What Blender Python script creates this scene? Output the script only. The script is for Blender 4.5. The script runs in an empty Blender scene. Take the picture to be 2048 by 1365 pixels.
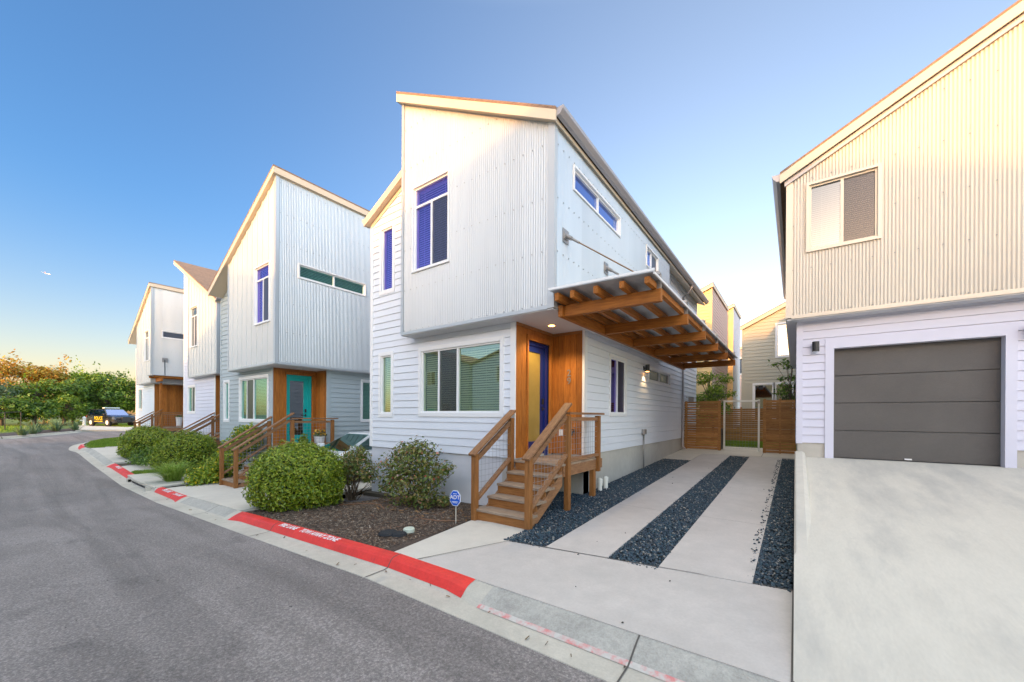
import bpy, bmesh, math, random
import numpy as np
from mathutils import Vector, Matrix
random.seed(7); RNG = np.random.default_rng(11)
SC = bpy.context.scene
COL = SC.collection
R = math.radians

# ------------------------------------------------------------------ materials
def _nt(name):
    m = bpy.data.materials.new(name); m.use_nodes = True
    nt = m.node_tree; b = nt.nodes['Principled BSDF']
    return m, nt, b
def _set(b, k, v):
    if k in b.inputs: b.inputs[k].default_value = v
def c4(c): return (c[0], c[1], c[2], 1)
def ramp(nt, stops, interp='LINEAR'):
    r = nt.nodes.new('ShaderNodeValToRGB'); r.color_ramp.interpolation = interp
    e = r.color_ramp.elements
    while len(e) > 1: e.remove(e[0])
    e[0].position = stops[0][0]; e[0].color = c4(stops[0][1])
    for p, c in stops[1:]:
        k = e.new(p); k.color = c4(c)
    return r
def pos(nt, stretch=(1, 1, 1)):
    g = nt.nodes.new('ShaderNodeNewGeometry')
    mp = nt.nodes.new('ShaderNodeMapping'); mp.inputs['Scale'].default_value = stretch
    nt.links.new(g.outputs['Position'], mp.inputs['Vector'])
    return mp.outputs['Vector']
def noise(nt, vec, scale, detail=3, rough=.55, dist=0):
    n = nt.nodes.new('ShaderNodeTexNoise'); n.inputs['Scale'].default_value = scale
    n.inputs['Detail'].default_value = detail; n.inputs['Roughness'].default_value = rough
    n.inputs['Distortion'].default_value = dist
    nt.links.new(vec, n.inputs['Vector']); return n.outputs['Fac']
def mixc(nt, fac, a, b, mode='MIX'):
    m = nt.nodes.new('ShaderNodeMix'); m.data_type = 'RGBA'; m.blend_type = mode
    L = nt.links
    if isinstance(fac, float): m.inputs[0].default_value = fac
    else: L.new(fac, m.inputs[0])
    for i, v in ((6, a), (7, b)):
        if isinstance(v, tuple): m.inputs[i].default_value = c4(v)
        else: L.new(v, m.inputs[i])
    return m.outputs[2]
def mat(name, col, rough=.6, metal=0, var=None, bump=None, island=None, stretch=(1, 1, 1), spec=.5, sheet=0, coat=0, trans=0, stain=None):
    """var: list of (scale, lo, hi) multipliers; bump: (scale, strength); island: colours picked per loose piece"""
    m, nt, b = _nt(name); L = nt.links
    _set(b, 'Roughness', rough); _set(b, 'Metallic', metal); _set(b, 'Specular IOR Level', spec); _set(b, 'Coat Weight', coat)
    v = pos(nt, stretch); out = None
    if island:
        g = nt.nodes.new('ShaderNodeNewGeometry')
        n = len(island)
        r = ramp(nt, [(i / max(1, n - 1), c) for i, c in enumerate(island)])
        L.new(g.outputs['Random Per Island'], r.inputs['Fac']); out = r.outputs['Color']
    cur = out if out is not None else tuple(col)
    if sheet:
        sx = nt.nodes.new('ShaderNodeSeparateXYZ'); L.new(v, sx.inputs[0])
        ad = nt.nodes.new('ShaderNodeMath'); ad.operation = 'ADD'; L.new(sx.outputs[0], ad.inputs[0]); L.new(sx.outputs[1], ad.inputs[1])
        dv = nt.nodes.new('ShaderNodeMath'); dv.operation = 'DIVIDE'; L.new(ad.outputs[0], dv.inputs[0]); dv.inputs[1].default_value = .86
        fl = nt.nodes.new('ShaderNodeMath'); fl.operation = 'FLOOR'; L.new(dv.outputs[0], fl.inputs[0])
        wn = nt.nodes.new('ShaderNodeTexWhiteNoise'); wn.noise_dimensions = '1D'; L.new(fl.outputs[0], wn.inputs['W'])
        rr = ramp(nt, [(0, (1 - sheet,) * 3), (1, (1,) * 3)]); L.new(wn.outputs['Value'], rr.inputs['Fac'])
        cur = mixc(nt, 1.0, cur, rr.outputs['Color'], 'MULTIPLY')
    for (sc, lo, hi) in (var or []):
        f = noise(nt, v, sc)
        rr = ramp(nt, [(.3, (lo,) * 3), (.7, (hi,) * 3)]); L.new(f, rr.inputs['Fac'])
        cur = mixc(nt, 1.0, cur, rr.outputs['Color'], 'MULTIPLY')
    if stain:
        sc, lo, hi, scol = stain
        f = noise(nt, v, sc, 6, .65)
        rr = ramp(nt, [(lo, (0, 0, 0)), (hi, (1, 1, 1))]); L.new(f, rr.inputs['Fac'])
        cur = mixc(nt, rr.outputs['Color'], cur, scol)
    if isinstance(cur, tuple): b.inputs['Base Color'].default_value = c4(cur)
    else: L.new(cur, b.inputs['Base Color'])
    if bump:
        f = noise(nt, v, bump[0], 4, .6)
        bp = nt.nodes.new('ShaderNodeBump'); bp.inputs['Strength'].default_value = bump[1]; bp.inputs['Distance'].default_value = .02
        L.new(f, bp.inputs['Height']); L.new(bp.outputs['Normal'], b.inputs['Normal'])
    if trans:
        t = nt.nodes.new('ShaderNodeBsdfTranslucent')
        if isinstance(cur, tuple): t.inputs['Color'].default_value = c4(cur)
        else: L.new(cur, t.inputs['Color'])
        mx = nt.nodes.new('ShaderNodeMixShader'); mx.inputs[0].default_value = trans
        L.new(b.outputs[0], mx.inputs[1]); L.new(t.outputs[0], mx.inputs[2])
        L.new(mx.outputs[0], nt.nodes['Material Output'].inputs['Surface'])
    return m
def glass(name, tint, refl, fac, rough=.02):
    m, nt, b = _nt(name); L = nt.links; nt.nodes.remove(b)
    t = nt.nodes.new('ShaderNodeBsdfTransparent'); t.inputs['Color'].default_value = c4(tint)
    g = nt.nodes.new('ShaderNodeBsdfGlossy'); g.inputs['Color'].default_value = c4(refl); g.inputs['Roughness'].default_value = rough
    lw = nt.nodes.new('ShaderNodeLayerWeight'); lw.inputs['Blend'].default_value = .35
    mp = nt.nodes.new('ShaderNodeMapRange'); mp.inputs['To Min'].default_value = fac; mp.inputs['To Max'].default_value = min(1, fac + .45)
    L.new(lw.outputs['Facing'], mp.inputs['Value'])
    mx = nt.nodes.new('ShaderNodeMixShader'); L.new(mp.outputs[0], mx.inputs[0])
    L.new(t.outputs[0], mx.inputs[1]); L.new(g.outputs[0], mx.inputs[2])
    L.new(mx.outputs[0], nt.nodes['Material Output'].inputs['Surface'])
    return m
def emit(name, col, st):
    m, nt, b = _nt(name); _set(b, 'Base Color', c4(col)); _set(b, 'Emission Color', c4(col)); _set(b, 'Emission Strength', st)
    return m
def wood(name, a, b_, stretch, rough=.55, gap=None):
    m, nt, b = _nt(name); L = nt.links; _set(b, 'Roughness', rough); _set(b, 'Specular IOR Level', .3)
    v = pos(nt, stretch)
    f = noise(nt, v, 3.0, 6, .65, .8)
    r = ramp(nt, [(.25, a), (.5, tuple((x + y) / 2 for x, y in zip(a, b_))), (.75, b_)]); L.new(f, r.inputs['Fac'])
    g = nt.nodes.new('ShaderNodeNewGeometry')
    r2 = ramp(nt, [(0, (.72,) * 3), (1, (1.15,) * 3)]); L.new(g.outputs['Random Per Island'], r2.inputs['Fac'])
    cc = mixc(nt, 1.0, r.outputs['Color'], r2.outputs['Color'], 'MULTIPLY')
    kn = noise(nt, pos(nt, tuple(.35 * s + .65 for s in stretch)), 7, 2, .4)
    kr = ramp(nt, [(.70, (1, 1, 1)), (.78, (.45, .4, .38))]); L.new(kn, kr.inputs['Fac'])
    cc = mixc(nt, 1.0, cc, kr.outputs['Color'], 'MULTIPLY')
    L.new(cc, b.inputs['Base Color'])
    bp = nt.nodes.new('ShaderNodeBump'); bp.inputs['Strength'].default_value = .25; bp.inputs['Distance'].default_value = .01
    L.new(f, bp.inputs['Height']); L.new(bp.outputs['Normal'], b.inputs['Normal'])
    return m
OA, OB = (.20, .060, .011), (.56, .205, .033)
WV = wood('wood_upright', OA, OB, (14, 14, .9))
WX = wood('wood_across', OA, OB, (.9, 14, 14))
WY = wood('wood_along', OA, OB, (14, .9, 14))
BA, BB = (.19, .075, .02), (.44, .19, .058)
RV = wood('rail_wood_upright', BA, BB, (14, 14, .9))
RY = wood('rail_wood_sloped', (.17, .08, .04), (.42, .22, .105), (14, 1.2, 6), .6)
TX = wood('tread_wood', (.20, .13, .085), (.52, .41, .31), (1.0, 16, 16), .7)
RX = wood('riser_wood', BA, BB, (1.0, 14, 14))
FX = wood('fence_wood', (.22, .10, .03), (.52, .26, .09), (1.0, 10, 10), .65)
GALV = mat('white_corrugated_metal', (.55, .575, .59), .42, .25, [(.7, .94, 1.0), (2.2, .95, 1.0)], sheet=.08, stretch=(1, 1, .16))
GALV2 = mat('grey_corrugated_metal', (.56, .59, .62), .38, .40, [(.7, .93, 1.0), (2.2, .94, 1.0)], sheet=.09, stretch=(1, 1, .16))
CREAM = mat('cream_corrugated_metal', (.62, .555, .465), .44, .2, [(.6, .94, 1.0)], sheet=.05)
BATTEN = mat('white_panel_siding', (.62, .63, .61), .6, 0, [(.6, .94, 1.0)])
W_MAIN = mat('white_lap_siding', (.74, .77, .82), .6, 0, [(.8, .95, 1.0), (6, .98, 1.0)])
W_GREY = mat('grey_lap_siding', (.42, .48, .50), .6, 0, [(.8, .94, 1.0)])
W_LAV = mat('pale_lap_siding', (.66, .68, .78), .6, 0, [(.8, .95, 1.0)])
W_BLUE = mat('pale_blue_lap_siding', (.62, .72, .82), .6, 0, [(.8, .95, 1.0)])
W_PERI = mat('periwinkle_paint', (.22, .27, .52), .6, 0, [(.8, .95, 1.0)])
W_GAR = mat('garage_lap_siding', (.66, .66, .77), .6, 0, [(.8, .95, 1.0)])
W_OLIVE = mat('sage_lap_siding', (.47, .45, .36), .6, 0, [(.8, .95, 1.0)])
W_SAND = mat('sand_siding_sun_tint', (.70, .53, .27), .6, 0, [(.8, .95, 1.0)])  # yellow of the low sun worked into the siding colour
W_ROSE = mat('rose_siding_sun_tint', (.62, .46, .40), .6, 0, [(.8, .95, 1.0)])  # pink of grazing sun worked into the siding colour
TRIM = mat('white_trim', (.80, .80, .80), .5)
SOFF = mat('soffit_paint', (.60, .61, .64), .6)
FASC = mat('cream_fascia', (.66, .55, .42), .55, 0, [(1.5, .93, 1)])
SHING = mat('brown_shingle_roof', (.30, .19, .13), .85, 0, [(9, .7, 1.1), (1.2, .85, 1)], bump=(20, .4), stretch=(1, 1, 3))
GUT = mat('grey_gutter', (.38, .36, .37), .4, .3)
FOUND = mat('foundation_concrete', (.56, .53, .47), .85, 0, [(1.2, .84, 1.0), (9, .93, 1)], bump=(40, .15), stain=(1.4, .58, .75, (.46, .42, .35)))
FOUND_P = mat('white_foundation', (.64, .65, .68), .85, 0, [(1.2, .86, 1.0)], bump=(40, .15))
CONC = mat('concrete', (.56, .515, .475), .85, 0, [(.7, .86, 1.0), (5, .93, 1.02), (40, .95, 1.02)], bump=(60, .12), stain=(.9, .50, .8, (.42, .395, .365)))
RDRV = mat('worn_light_concrete', (.62, .575, .495), .85, 0, [(.5, .9, 1.0), (5, .95, 1.02), (40, .96, 1.02)], bump=(60, .12), stretch=(1.3, .35, 1), stain=(1.1, .48, .80, (.36, .345, .32)))
CONC_L = mat('light_concrete', (.62, .575, .50), .85, 0, [(.6, .9, 1.0), (5, .95, 1.02), (40, .96, 1.02)], bump=(60, .12), stain=(.8, .50, .82, (.45, .425, .38)))
KERB = mat('kerb_concrete', (.58, .54, .46), .85, 0, [(1.1, .8, 1.0), (9, .9, 1.02), (60, .9, 1.03)], bump=(50, .2), stain=(2.2, .6, .8, (.36, .35, .33)))
RED = mat('red_kerb_paint', (.78, .038, .026), .55, 0, [(3, .8, 1.05), (30, .9, 1.03)], bump=(40, .2), stain=(2.6, .60, .82, (.33, .03, .035)))
REDF = mat('worn_red_kerb_paint', (.52, .22, .21), .8, 0, [(20, .8, 1.1)])
JOINT = mat('dark_joint', (.10, .09, .08), .9)
BLACK = mat('black_metal', (.02, .02, .022), .45)
DARK = mat('dark_void', (.012, .012, .014), .9)
GREYM = mat('grey_metal', (.34, .33, .32), .4, .6)
RUST = mat('rusty_rod', (.26, .15, .08), .5, .5)
STEEL = mat('galvanised_wire', (.30, .31, .33), .4, .6)
WHITEM = mat('white_metal', (.75, .76, .72), .45)
PVC = mat('white_pvc', (.80, .78, .70), .4)
GDOOR = mat('charcoal_garage_door', (.098, .090, .083), .6, 0, [(1.2, .88, 1.1), (30, .96, 1.03)], bump=(90, .3))
BLUEP = mat('blue_door_paint', (.006, .020, .15), .4)
TEALP = mat('turquoise_door_paint', (.0, .42, .41), .4)
FROST = mat('amber_frosted_glass', (.36, .255, .07), .25, 0, [(4, .9, 1.05)])
BLIND = mat('white_blinds', (.62, .62, .58), .6)
ROOM = mat('dim_room', (.10, .10, .10), .9)
SCREEN = glass('insect_screen', (.46, .44, .44), (.5, .5, .52), .05, .4)
G_VIO = glass('violet_glass', (.42, .36, .86), (.46, .40, .95), .22)
G_BLU = glass('blue_glass', (.25, .42, .95), (.42, .55, 1.0), .34)
G_GRN = glass('green_glass', (.60, .66, .40), (.66, .86, .84), .18)
G_TEAL = glass('teal_glass', (.36, .66, .56), (.52, .85, .78), .2)
G_WIND = glass('windscreen_glass', (.10, .22, .20), (.7, .9, .85), .12)
G_GRY = glass('grey_glass', (.44, .45, .43), (.66, .68, .66), .24)
G_DRK = glass('dark_glass', (.22, .25, .27), (.8, .85, .9), .30)
LAMP = emit('warm_lamp', (1, .42, .08), 5)
PAINTW = mat('white_paint', (.80, .78, .78), .6)
TURF = mat('lawn_soil', (.13, .19, .025), .9, 0, [(3, .7, 1.1), (30, .7, 1.2)], bump=(60, .6))
GRASSM = mat('grass_blades', (.1, .2, .03), .6, island=[(.09, .18, .012), (.18, .30, .02), (.28, .38, .035)], trans=.3)
SOIL = mat('yard_soil', (.10, .085, .06), .95, 0, [(2, .7, 1.1), (30, .7, 1.2)], bump=(40, .6))

# ------------------------------------------------------------------ object helpers
def link(o, parent=None):
    COL.objects.link(o)
    if parent is not None:
        o.parent = parent; o.matrix_parent_inverse = parent_world(parent).inverted()
    return o
def parent_world(p):
    m = Matrix.LocRotScale(p.location, p.rotation_euler, p.scale) if not p.get('_mw') else p.matrix_basis
    if p.parent is not None: m = parent_world(p.parent) @ p.matrix_parent_inverse @ m
    return m
def props(o, label=None, cat=None, group=None, kind=None):
    if label: o['label'] = label
    if cat: o['category'] = cat
    if group: o['group'] = group
    if kind: o['kind'] = kind
    return o
def thing(name, label, cat, loc=(0, 0, 0), rz=0, group=None):
    o = bpy.data.objects.new(name, None); o.empty_display_size = .2
    o.location = loc; o.rotation_euler = (0, 0, rz); COL.objects.link(o)
    return props(o, label, cat, group)
def copy_tree(o, parent=None):
    c = o.copy(); COL.objects.link(c)
    if parent is not None: c.parent = parent
    for ch in list(o.children): copy_tree(ch, c)
    return c

class Face:
    """a vertical plane: s runs along u, z is world height, d is distance out along n"""
    def __init__(s, o, u, n): s.o = Vector(o); s.u = Vector(u); s.n = Vector(n)
    def P(s, a, z, d=0):
        p = s.o + s.u * a + s.n * d; return (p.x, p.y, z)
def F(Y): return Face((0, Y, 0), (1, 0, 0), (0, -1, 0))      # faces the street, s = X
def S(X): return Face((X, 0, 0), (0, 1, 0), (1, 0, 0))       # faces +X, s = Y
def SL(X): return Face((X, 0, 0), (0, 1, 0), (-1, 0, 0))     # faces -X, s = Y
def BK(Y): return Face((0, Y, 0), (1, 0, 0), (0, 1, 0))      # faces the back, s = X

class MB:
    def __init__(s): s.v = []; s.f = []; s.m = []
    def add(s, vs, fs, mi=0):
        b = len(s.v); s.v += [tuple(p) for p in vs]
        for f in fs: s.f.append(tuple(b + i for i in f)); s.m.append(mi)
        return s
    def quad(s, a, b, c, d, mi=0): return s.add([a, b, c, d], [(0, 1, 2, 3)], mi)
    def box(s, x0, x1, y0, y1, z0, z1, mi=0):
        vs = [(x, y, z) for z in (z0, z1) for y in (y0, y1) for x in (x0, x1)]
        return s.add(vs, [(0, 2, 3, 1), (4, 5, 7, 6), (0, 1, 5, 4), (2, 6, 7, 3), (0, 4, 6, 2), (1, 3, 7, 5)], mi)
    def fbox(s, fc, s0, s1, z0, z1, d0, d1, mi=0):
        vs = [fc.P(a, z, d) for d in (d0, d1) for z in (z0, z1) for a in (s0, s1)]
        return s.add(vs, [(0, 2, 3, 1), (4, 5, 7, 6), (0, 1, 5, 4), (2, 6, 7, 3), (0, 4, 6, 2), (1, 3, 7, 5)], mi)
    def prism(s, fc, poly, d0, d1, mi=0):
        n = len(poly)
        vs = [fc.P(a, z, d0) for a, z in poly] + [fc.P(a, z, d1) for a, z in poly]
        fs = [tuple(range(n - 1, -1, -1)), tuple(range(n, 2 * n))] + [(i, (i + 1) % n, n + (i + 1) % n, n + i) for i in range(n)]
        return s.add(vs, fs, mi)
    def beam(s, p, q, w, h, up=(0, 0, 1), mi=0):
        p, q = Vector(p), Vector(q); d = (q - p).normalized(); up = Vector(up)
        sd = d.cross(up).normalized(); u = sd.cross(d).normalized()
        vs = [e + sd * (a * w / 2) + u * (b * h / 2) for e in (p, q) for b in (-1, 1) for a in (-1, 1)]
        return s.add(vs, [(0, 2, 3, 1), (4, 5, 7, 6), (0, 1, 5, 4), (2, 6, 7, 3), (0, 4, 6, 2), (1, 3, 7, 5)], mi)
    def tube(s, pts, r, n=8, mi=0, caps=True):
        pts = [Vector(p) for p in pts]; rs = r if isinstance(r, (list, tuple)) else [r] * len(pts)
        vs = []; fs = []
        for i, p in enumerate(pts):
            d = (pts[min(i + 1, len(pts) - 1)] - pts[max(i - 1, 0)]).normalized()
            up = Vector((0, 0, 1)) if abs(d.z) < .95 else Vector((1, 0, 0))
            a = d.cross(up).normalized(); b = a.cross(d).normalized()
            for k in range(n):
                t = 2 * math.pi * k / n; vs.append(p + a * (math.cos(t) * rs[i]) + b * (math.sin(t) * rs[i]))
        for i in range(len(pts) - 1):
            for k in range(n):
                k2 = (k + 1) % n; fs.append((i * n + k, i * n + k2, (i + 1) * n + k2, (i + 1) * n + k))
        if caps: fs.append(tuple(range(n - 1, -1, -1))); fs.append(tuple((len(pts) - 1) * n + k for k in range(n)))
        return s.add(vs, fs, mi)
    def build(s, name, mats, parent=None, smooth=False, clips=(), bevel=0):
        me = bpy.data.meshes.new(name); me.from_pydata(s.v, [], s.f)
        mats = mats if isinstance(mats, (list, tuple)) else [mats]
        for m in mats: me.materials.append(m)
        if len(mats) > 1: me.polygons.foreach_set('material_index', s.m)
        if clips:
            bm = bmesh.new(); bm.from_mesh(me)
            for co, no in clips:
                bmesh.ops.bisect_plane(bm, geom=bm.verts[:] + bm.edges[:] + bm.faces[:], plane_co=co, plane_no=no, clear_outer=True)
            bm.to_mesh(me); bm.free()
        if smooth: me.polygons.foreach_set('use_smooth', [True] * len(me.polygons))
        me.update()
        o = bpy.data.objects.new(name, me); link(o, parent)
        if bevel:
            md = o.modifiers.new('soft_edge', 'BEVEL'); md.width = bevel; md.segments = 2; md.limit_method = 'ANGLE'; md.angle_limit = R(50)
        return o
def np_mesh(name, verts, faces, m, parent=None, smooth=False):
    me = bpy.data.meshes.new(name); nv, k = len(verts), faces.shape[1]; nf = len(faces)
    me.vertices.add(nv); me.vertices.foreach_set('co', np.asarray(verts, dtype=np.float32).ravel())
    me.loops.add(nf * k); me.loops.foreach_set('vertex_index', faces.astype(np.int32).ravel())
    me.polygons.add(nf); me.polygons.foreach_set('loop_start', np.arange(0, nf * k, k, dtype=np.int32))
    me.polygons.foreach_set('loop_total', np.full(nf, k, dtype=np.int32))
    if smooth: me.polygons.foreach_set('use_smooth', np.ones(nf, dtype=bool))
    me.materials.append(m); me.update(calc_edges=True); me.validate()
    o = bpy.data.objects.new(name, me); return link(o, parent)
def text(name, body, size, p, xd, yd, m, parent, align='CENTER', ext=.002, shear=0, sx=1.0):
    cu = bpy.data.curves.new(name, 'FONT'); cu.body = body; cu.size = size; cu.align_x = align; cu.align_y = 'CENTER'
    cu.extrude = ext; cu.shear = shear; cu.offset = size * .012; cu.materials.append(m)
    xd = Vector(xd).normalized(); yd = Vector(yd); zd = xd.cross(yd).normalized(); yd = zd.cross(xd)
    M = Matrix(((xd.x * sx, yd.x, zd.x, p[0]), (xd.y * sx, yd.y, zd.y, p[1]), (xd.z * sx, yd.z, zd.z, p[2]), (0, 0, 0, 1)))
    tmp = bpy.data.objects.new(name, cu); me = bpy.data.meshes.new_from_object(tmp); bpy.data.objects.remove(tmp)
    me.transform(M); me.name = name; o = bpy.data.objects.new(name, me); return link(o, parent)

# ------------------------------------------------------------------ wall skins
def breaks(a, b, hs): return sorted(set([a, b] + [min(max(x, a), b) for h in hs for x in h]))
def inside(s, z, holes): return any(h[0] < s < h[1] and h[2] < z < h[3] for h in holes)
def lap(mb, fc, s0, s1, z0, z1, holes=(), e=.168, out=.018, mi=0):
    xs = breaks(s0, s1, [(h[0], h[1]) for h in holes]); z = z0
    while z < z1 - 1e-6:
        t = min(z + e, z1)
        tt = t - .0045 if t < z1 - 1e-6 else t
        zs = breaks(z, tt, [(h[2], h[3]) for h in holes])
        for xa, xb in zip(xs, xs[1:]):
            for za, zb in zip(zs, zs[1:]):
                if xb - xa < 1e-5 or zb - za < 1e-5 or inside((xa + xb) / 2, (za + zb) / 2, holes): continue
                da = out * (1 - (za - z) / e) + .002; db = out * (1 - (zb - z) / e) + .002
                mb.quad(fc.P(xa, za, da), fc.P(xb, za, da), fc.P(xb, zb, db), fc.P(xa, zb, db), mi)
                if abs(za - z) < 1e-6: mb.quad(fc.P(xa, za, -.02), fc.P(xb, za, -.02), fc.P(xb, za, da), fc.P(xa, za, da), mi)
                if tt < t and abs(zb - tt) < 1e-6: mb.quad(fc.P(xa, tt, db), fc.P(xb, tt, db), fc.P(xb, tt, -.02), fc.P(xa, tt, -.02), mi); mb.quad(fc.P(xa, tt, -.02), fc.P(xb, tt, -.02), fc.P(xb, t, -.02), fc.P(xa, t, -.02), mi)
        z = t
def corr(mb, fc, s0, s1, z0, z1, holes=(), p=.050, amp=.019, k=6, mi=0, ztop=None):
    n = int(round((s1 - s0) / p * k)); st = (s1 - s0) / n
    ss = [s0 + i * st for i in range(n + 1)]
    dd = [amp * .5 * (1 - math.cos(2 * math.pi * i / k)) + .002 for i in range(n + 1)]
    base = len(mb.v)
    segcache = {}
    for i in range(n):
        mid = (ss[i] + ss[i + 1]) / 2
        hz = sorted((h[2], h[3]) for h in holes if h[0] < mid < h[1])
        segs = []; a = z0
        for (q, w) in hz:
            if q > a: segs.append((a, q))
            a = max(a, w)
        if a < z1: segs.append((a, z1))
        for (a, b) in segs:
            ids = []
            for j in (i, i + 1):
                for z in (a, b):
                    key = (j, round(z, 4))
                    if key not in segcache: segcache[key] = len(mb.v); mb.v.append(fc.P(ss[j], z, dd[j]))
                    ids.append(segcache[key])
            mb.f.append((ids[0], ids[2], ids[3], ids[1])); mb.m.append(mi)
def screws(mb, fc, s0, s1, z0, z1, holes, clip=None, step=.203, row=.91, mi=0, zoff=.06):
    z = z0 + zoff
    while z < z1:
        s = s0 + .1
        while s < s1:
            if not any(h[0] - .08 < s < h[1] + .08 and h[2] - .08 < z < h[3] + .08 for h in holes) and (clip is None or z < clip(s) - .1):
                mb.fbox(fc, s - .008, s + .008, z - .008, z + .008, .018, .027, mi)
            s += step
        z += row
def battens(mb, fc, s0, s1, z0, z1, holes=(), step=.406, mi=0):
    xs = breaks(s0, s1, [(h[0], h[1]) for h in holes]); zs = breaks(z0, z1, [(h[2], h[3]) for h in holes])
    for xa, xb in zip(xs, xs[1:]):
        for za, zb in zip(zs, zs[1:]):
            if xb - xa > 1e-5 and zb - za > 1e-5 and not inside((xa + xb) / 2, (za + zb) / 2, holes):
                mb.quad(fc.P(xa, za, 0), fc.P(xb, za, 0), fc.P(xb, zb, 0), fc.P(xa, zb, 0), mi)
    s = s0 + step
    while s < s1 - .1:
        a = z0
        for (q, w) in sorted((h[2], h[3]) for h in holes if h[0] - .03 < s < h[1] + .03):
            mb.fbox(fc, s - .03, s + .03, a, q, 0, .02, mi); a = w
        mb.fbox(fc, s - .03, s + .03, a, z1, 0, .02, mi); s += step
def boards(mb, fc, s0, s1, z0, z1, w=.14, mi=0, th=.018):
    n = max(1, round((s1 - s0) / w)); st = (s1 - s0) / n
    for i in range(n): mb.fbox(fc, s0 + i * st + .003, s0 + (i + 1) * st - .003, z0, z1, .002, th, mi)
    mb.quad(fc.P(s0, z0, .004), fc.P(s1, z0, .004), fc.P(s1, z1, .004), fc.P(s0, z1, .004), mi)

def window(par, fc, s0, s1, z0, z1, cells, gm, trim=.09, blinds=True, proud=.03, pitch=.05, bm_=None, tm=None):
    """cells: (s0,s1,z0,z1,'g'|'s') as fractions of the opening"""
    w, h = s1 - s0, z1 - z0; m = MB(); t = trim
    for a in ((s0 - t, s1 + t, z1, z1 + t), (s0 - t, s1 + t, z0 - t, z0), (s0 - t, s0, z0, z1), (s1, s1 + t, z0, z1)):
        m.fbox(fc, *a, -.02, proud)
    q = .035
    for a in ((s0, s1, z1 - q, z1), (s0, s1, z0, z0 + q), (s0, s0 + q, z0 + q, z1 - q), (s1 - q, s1, z0 + q, z1 - q)):
        m.fbox(fc, *a, -.10, -.004)
    g = MB(); sc = MB(); hs = False
    for (a, b, c, d, k) in cells:
        A, B, Cc, D = s0 + a * w, s0 + b * w, z0 + c * h, z0 + d * h
        if a > 0: m.fbox(fc, A - .025, A + .025, max(Cc, z0 + q), min(D, z1 - q), -.08, -.008)
        if c > 0: m.fbox(fc, A + (.025 if a > 0 else q), B - (.025 if b < 1 else q), Cc - .025, Cc + .025, -.08, -.010)
        g.quad(fc.P(A, Cc, -.045), fc.P(B, Cc, -.045), fc.P(B, D, -.045), fc.P(A, D, -.045))
        if k == 's':
            sc.quad(fc.P(A, Cc, -.02), fc.P(B, Cc, -.02), fc.P(B, D, -.02), fc.P(A, D, -.02)); hs = True
    fr = m.build('window', tm or TRIM, par)
    g.build('pane', gm, fr)
    if hs: sc.build('insect_screen', SCREEN, fr)
    r = MB()
    r.quad(fc.P(s0 - .1, z0 - .1, -.22), fc.P(s1 + .1, z0 - .1, -.22), fc.P(s1 + .1, z1 + .1, -.22), fc.P(s0 - .1, z1 + .1, -.22))
    for a in ((s0 - .1, s0 - .1, z0 - .1, z1 + .1), (s1 + .1, s1 + .1, z0 - .1, z1 + .1)):
        r.quad(fc.P(a[0], a[2], -.22), fc.P(a[0], a[3], -.22), fc.P(a[0], a[3], -.02), fc.P(a[0], a[2], -.02))
    for z in (z0 - .1, z1 + .1):
        r.quad(fc.P(s0 - .1, z, -.22), fc.P(s1 + .1, z, -.22), fc.P(s1 + .1, z, -.02), fc.P(s0 - .1, z, -.02))
    r.build('room', ROOM, fr)
    if blinds:
        b = MB(); z = z0 + .03
        while z < z1 - .02:
            b.quad(fc.P(s0 + .03, z, -.115), fc.P(s1 - .03, z, -.115), fc.P(s1 - .03, z + pitch * .74, -.145), fc.P(s0 + .03, z + pitch * .74, -.145)); z += pitch
        b.fbox(fc, s0 + .03, s1 - .03, z1 - .05, z1 - .01, -.15, -.11)
        for k in (.2, .8): b.fbox(fc, s0 + k * w - .004, s0 + k * w + .004, z0 + .02, z1 - .02, -.112, -.108)
        b.build('blind', bm_ or BLIND, fr)
    return fr
SL2 = [(0, .5, 0, 1, 'g'), (.5, 1, 0, 1, 's')]
TR3 = [(0, .5, 0, .775, 'g'), (.5, 1, 0, .775, 's'), (0, 1, .775, 1, 'g')]
ONE = [(0, 1, 0, 1, 'g')]
TWO = [(0, .5, 0, 1, 'g'), (.5, 1, 0, 1, 'g')]
TRI = [(0, .24, 0, 1, 'g'), (.24, .49, 0, 1, 's'), (.49, 1, 0, 1, 'g')]

def interp(xp, yp, x): return float(np.interp(x, xp, yp))
PX = [-120, -65, -55, -48, -36, -30, -26, -22, -17, -13, -8, -4, 0, 60]
PZ = [.5, .45, .42, .2, .15, .15, .05, -.18, -.40, -.36, -.17, 0, 0, 0]
def prof(x): return interp(PX, PZ, x)
def yard(x, y): return prof(x) + .03 * max(0, min(y, 40) - 4.5)
def drive(x, y): return .02 + .0375 * max(0, min(y, 40) - 4.5)

# ------------------------------------------------------------------ houses
def slab(mb, x0, x1, y0, y1, zf, th, mi=0):
    f = F(0); mb.prism(f, [(x0, zf(x0)), (x1, zf(x1)), (x1, zf(x1) - th), (x0, zf(x0) - th)], -y0, -y1, mi)
def clip_under(zf, x0, x1, drop):
    a, b = Vector((x0, 0, zf(x0) - drop)), Vector((x1, 0, zf(x1) - drop)); d = (b - a).normalized()
    n = Vector((-d.z, 0, d.x))
    if n.z < 0: n = -n
    return (a, n)
def bp_box(m, fc, a, b, z0, z1, d0, d1): m.fbox(fc, a, b, z0, z1, d0, d1)

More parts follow.
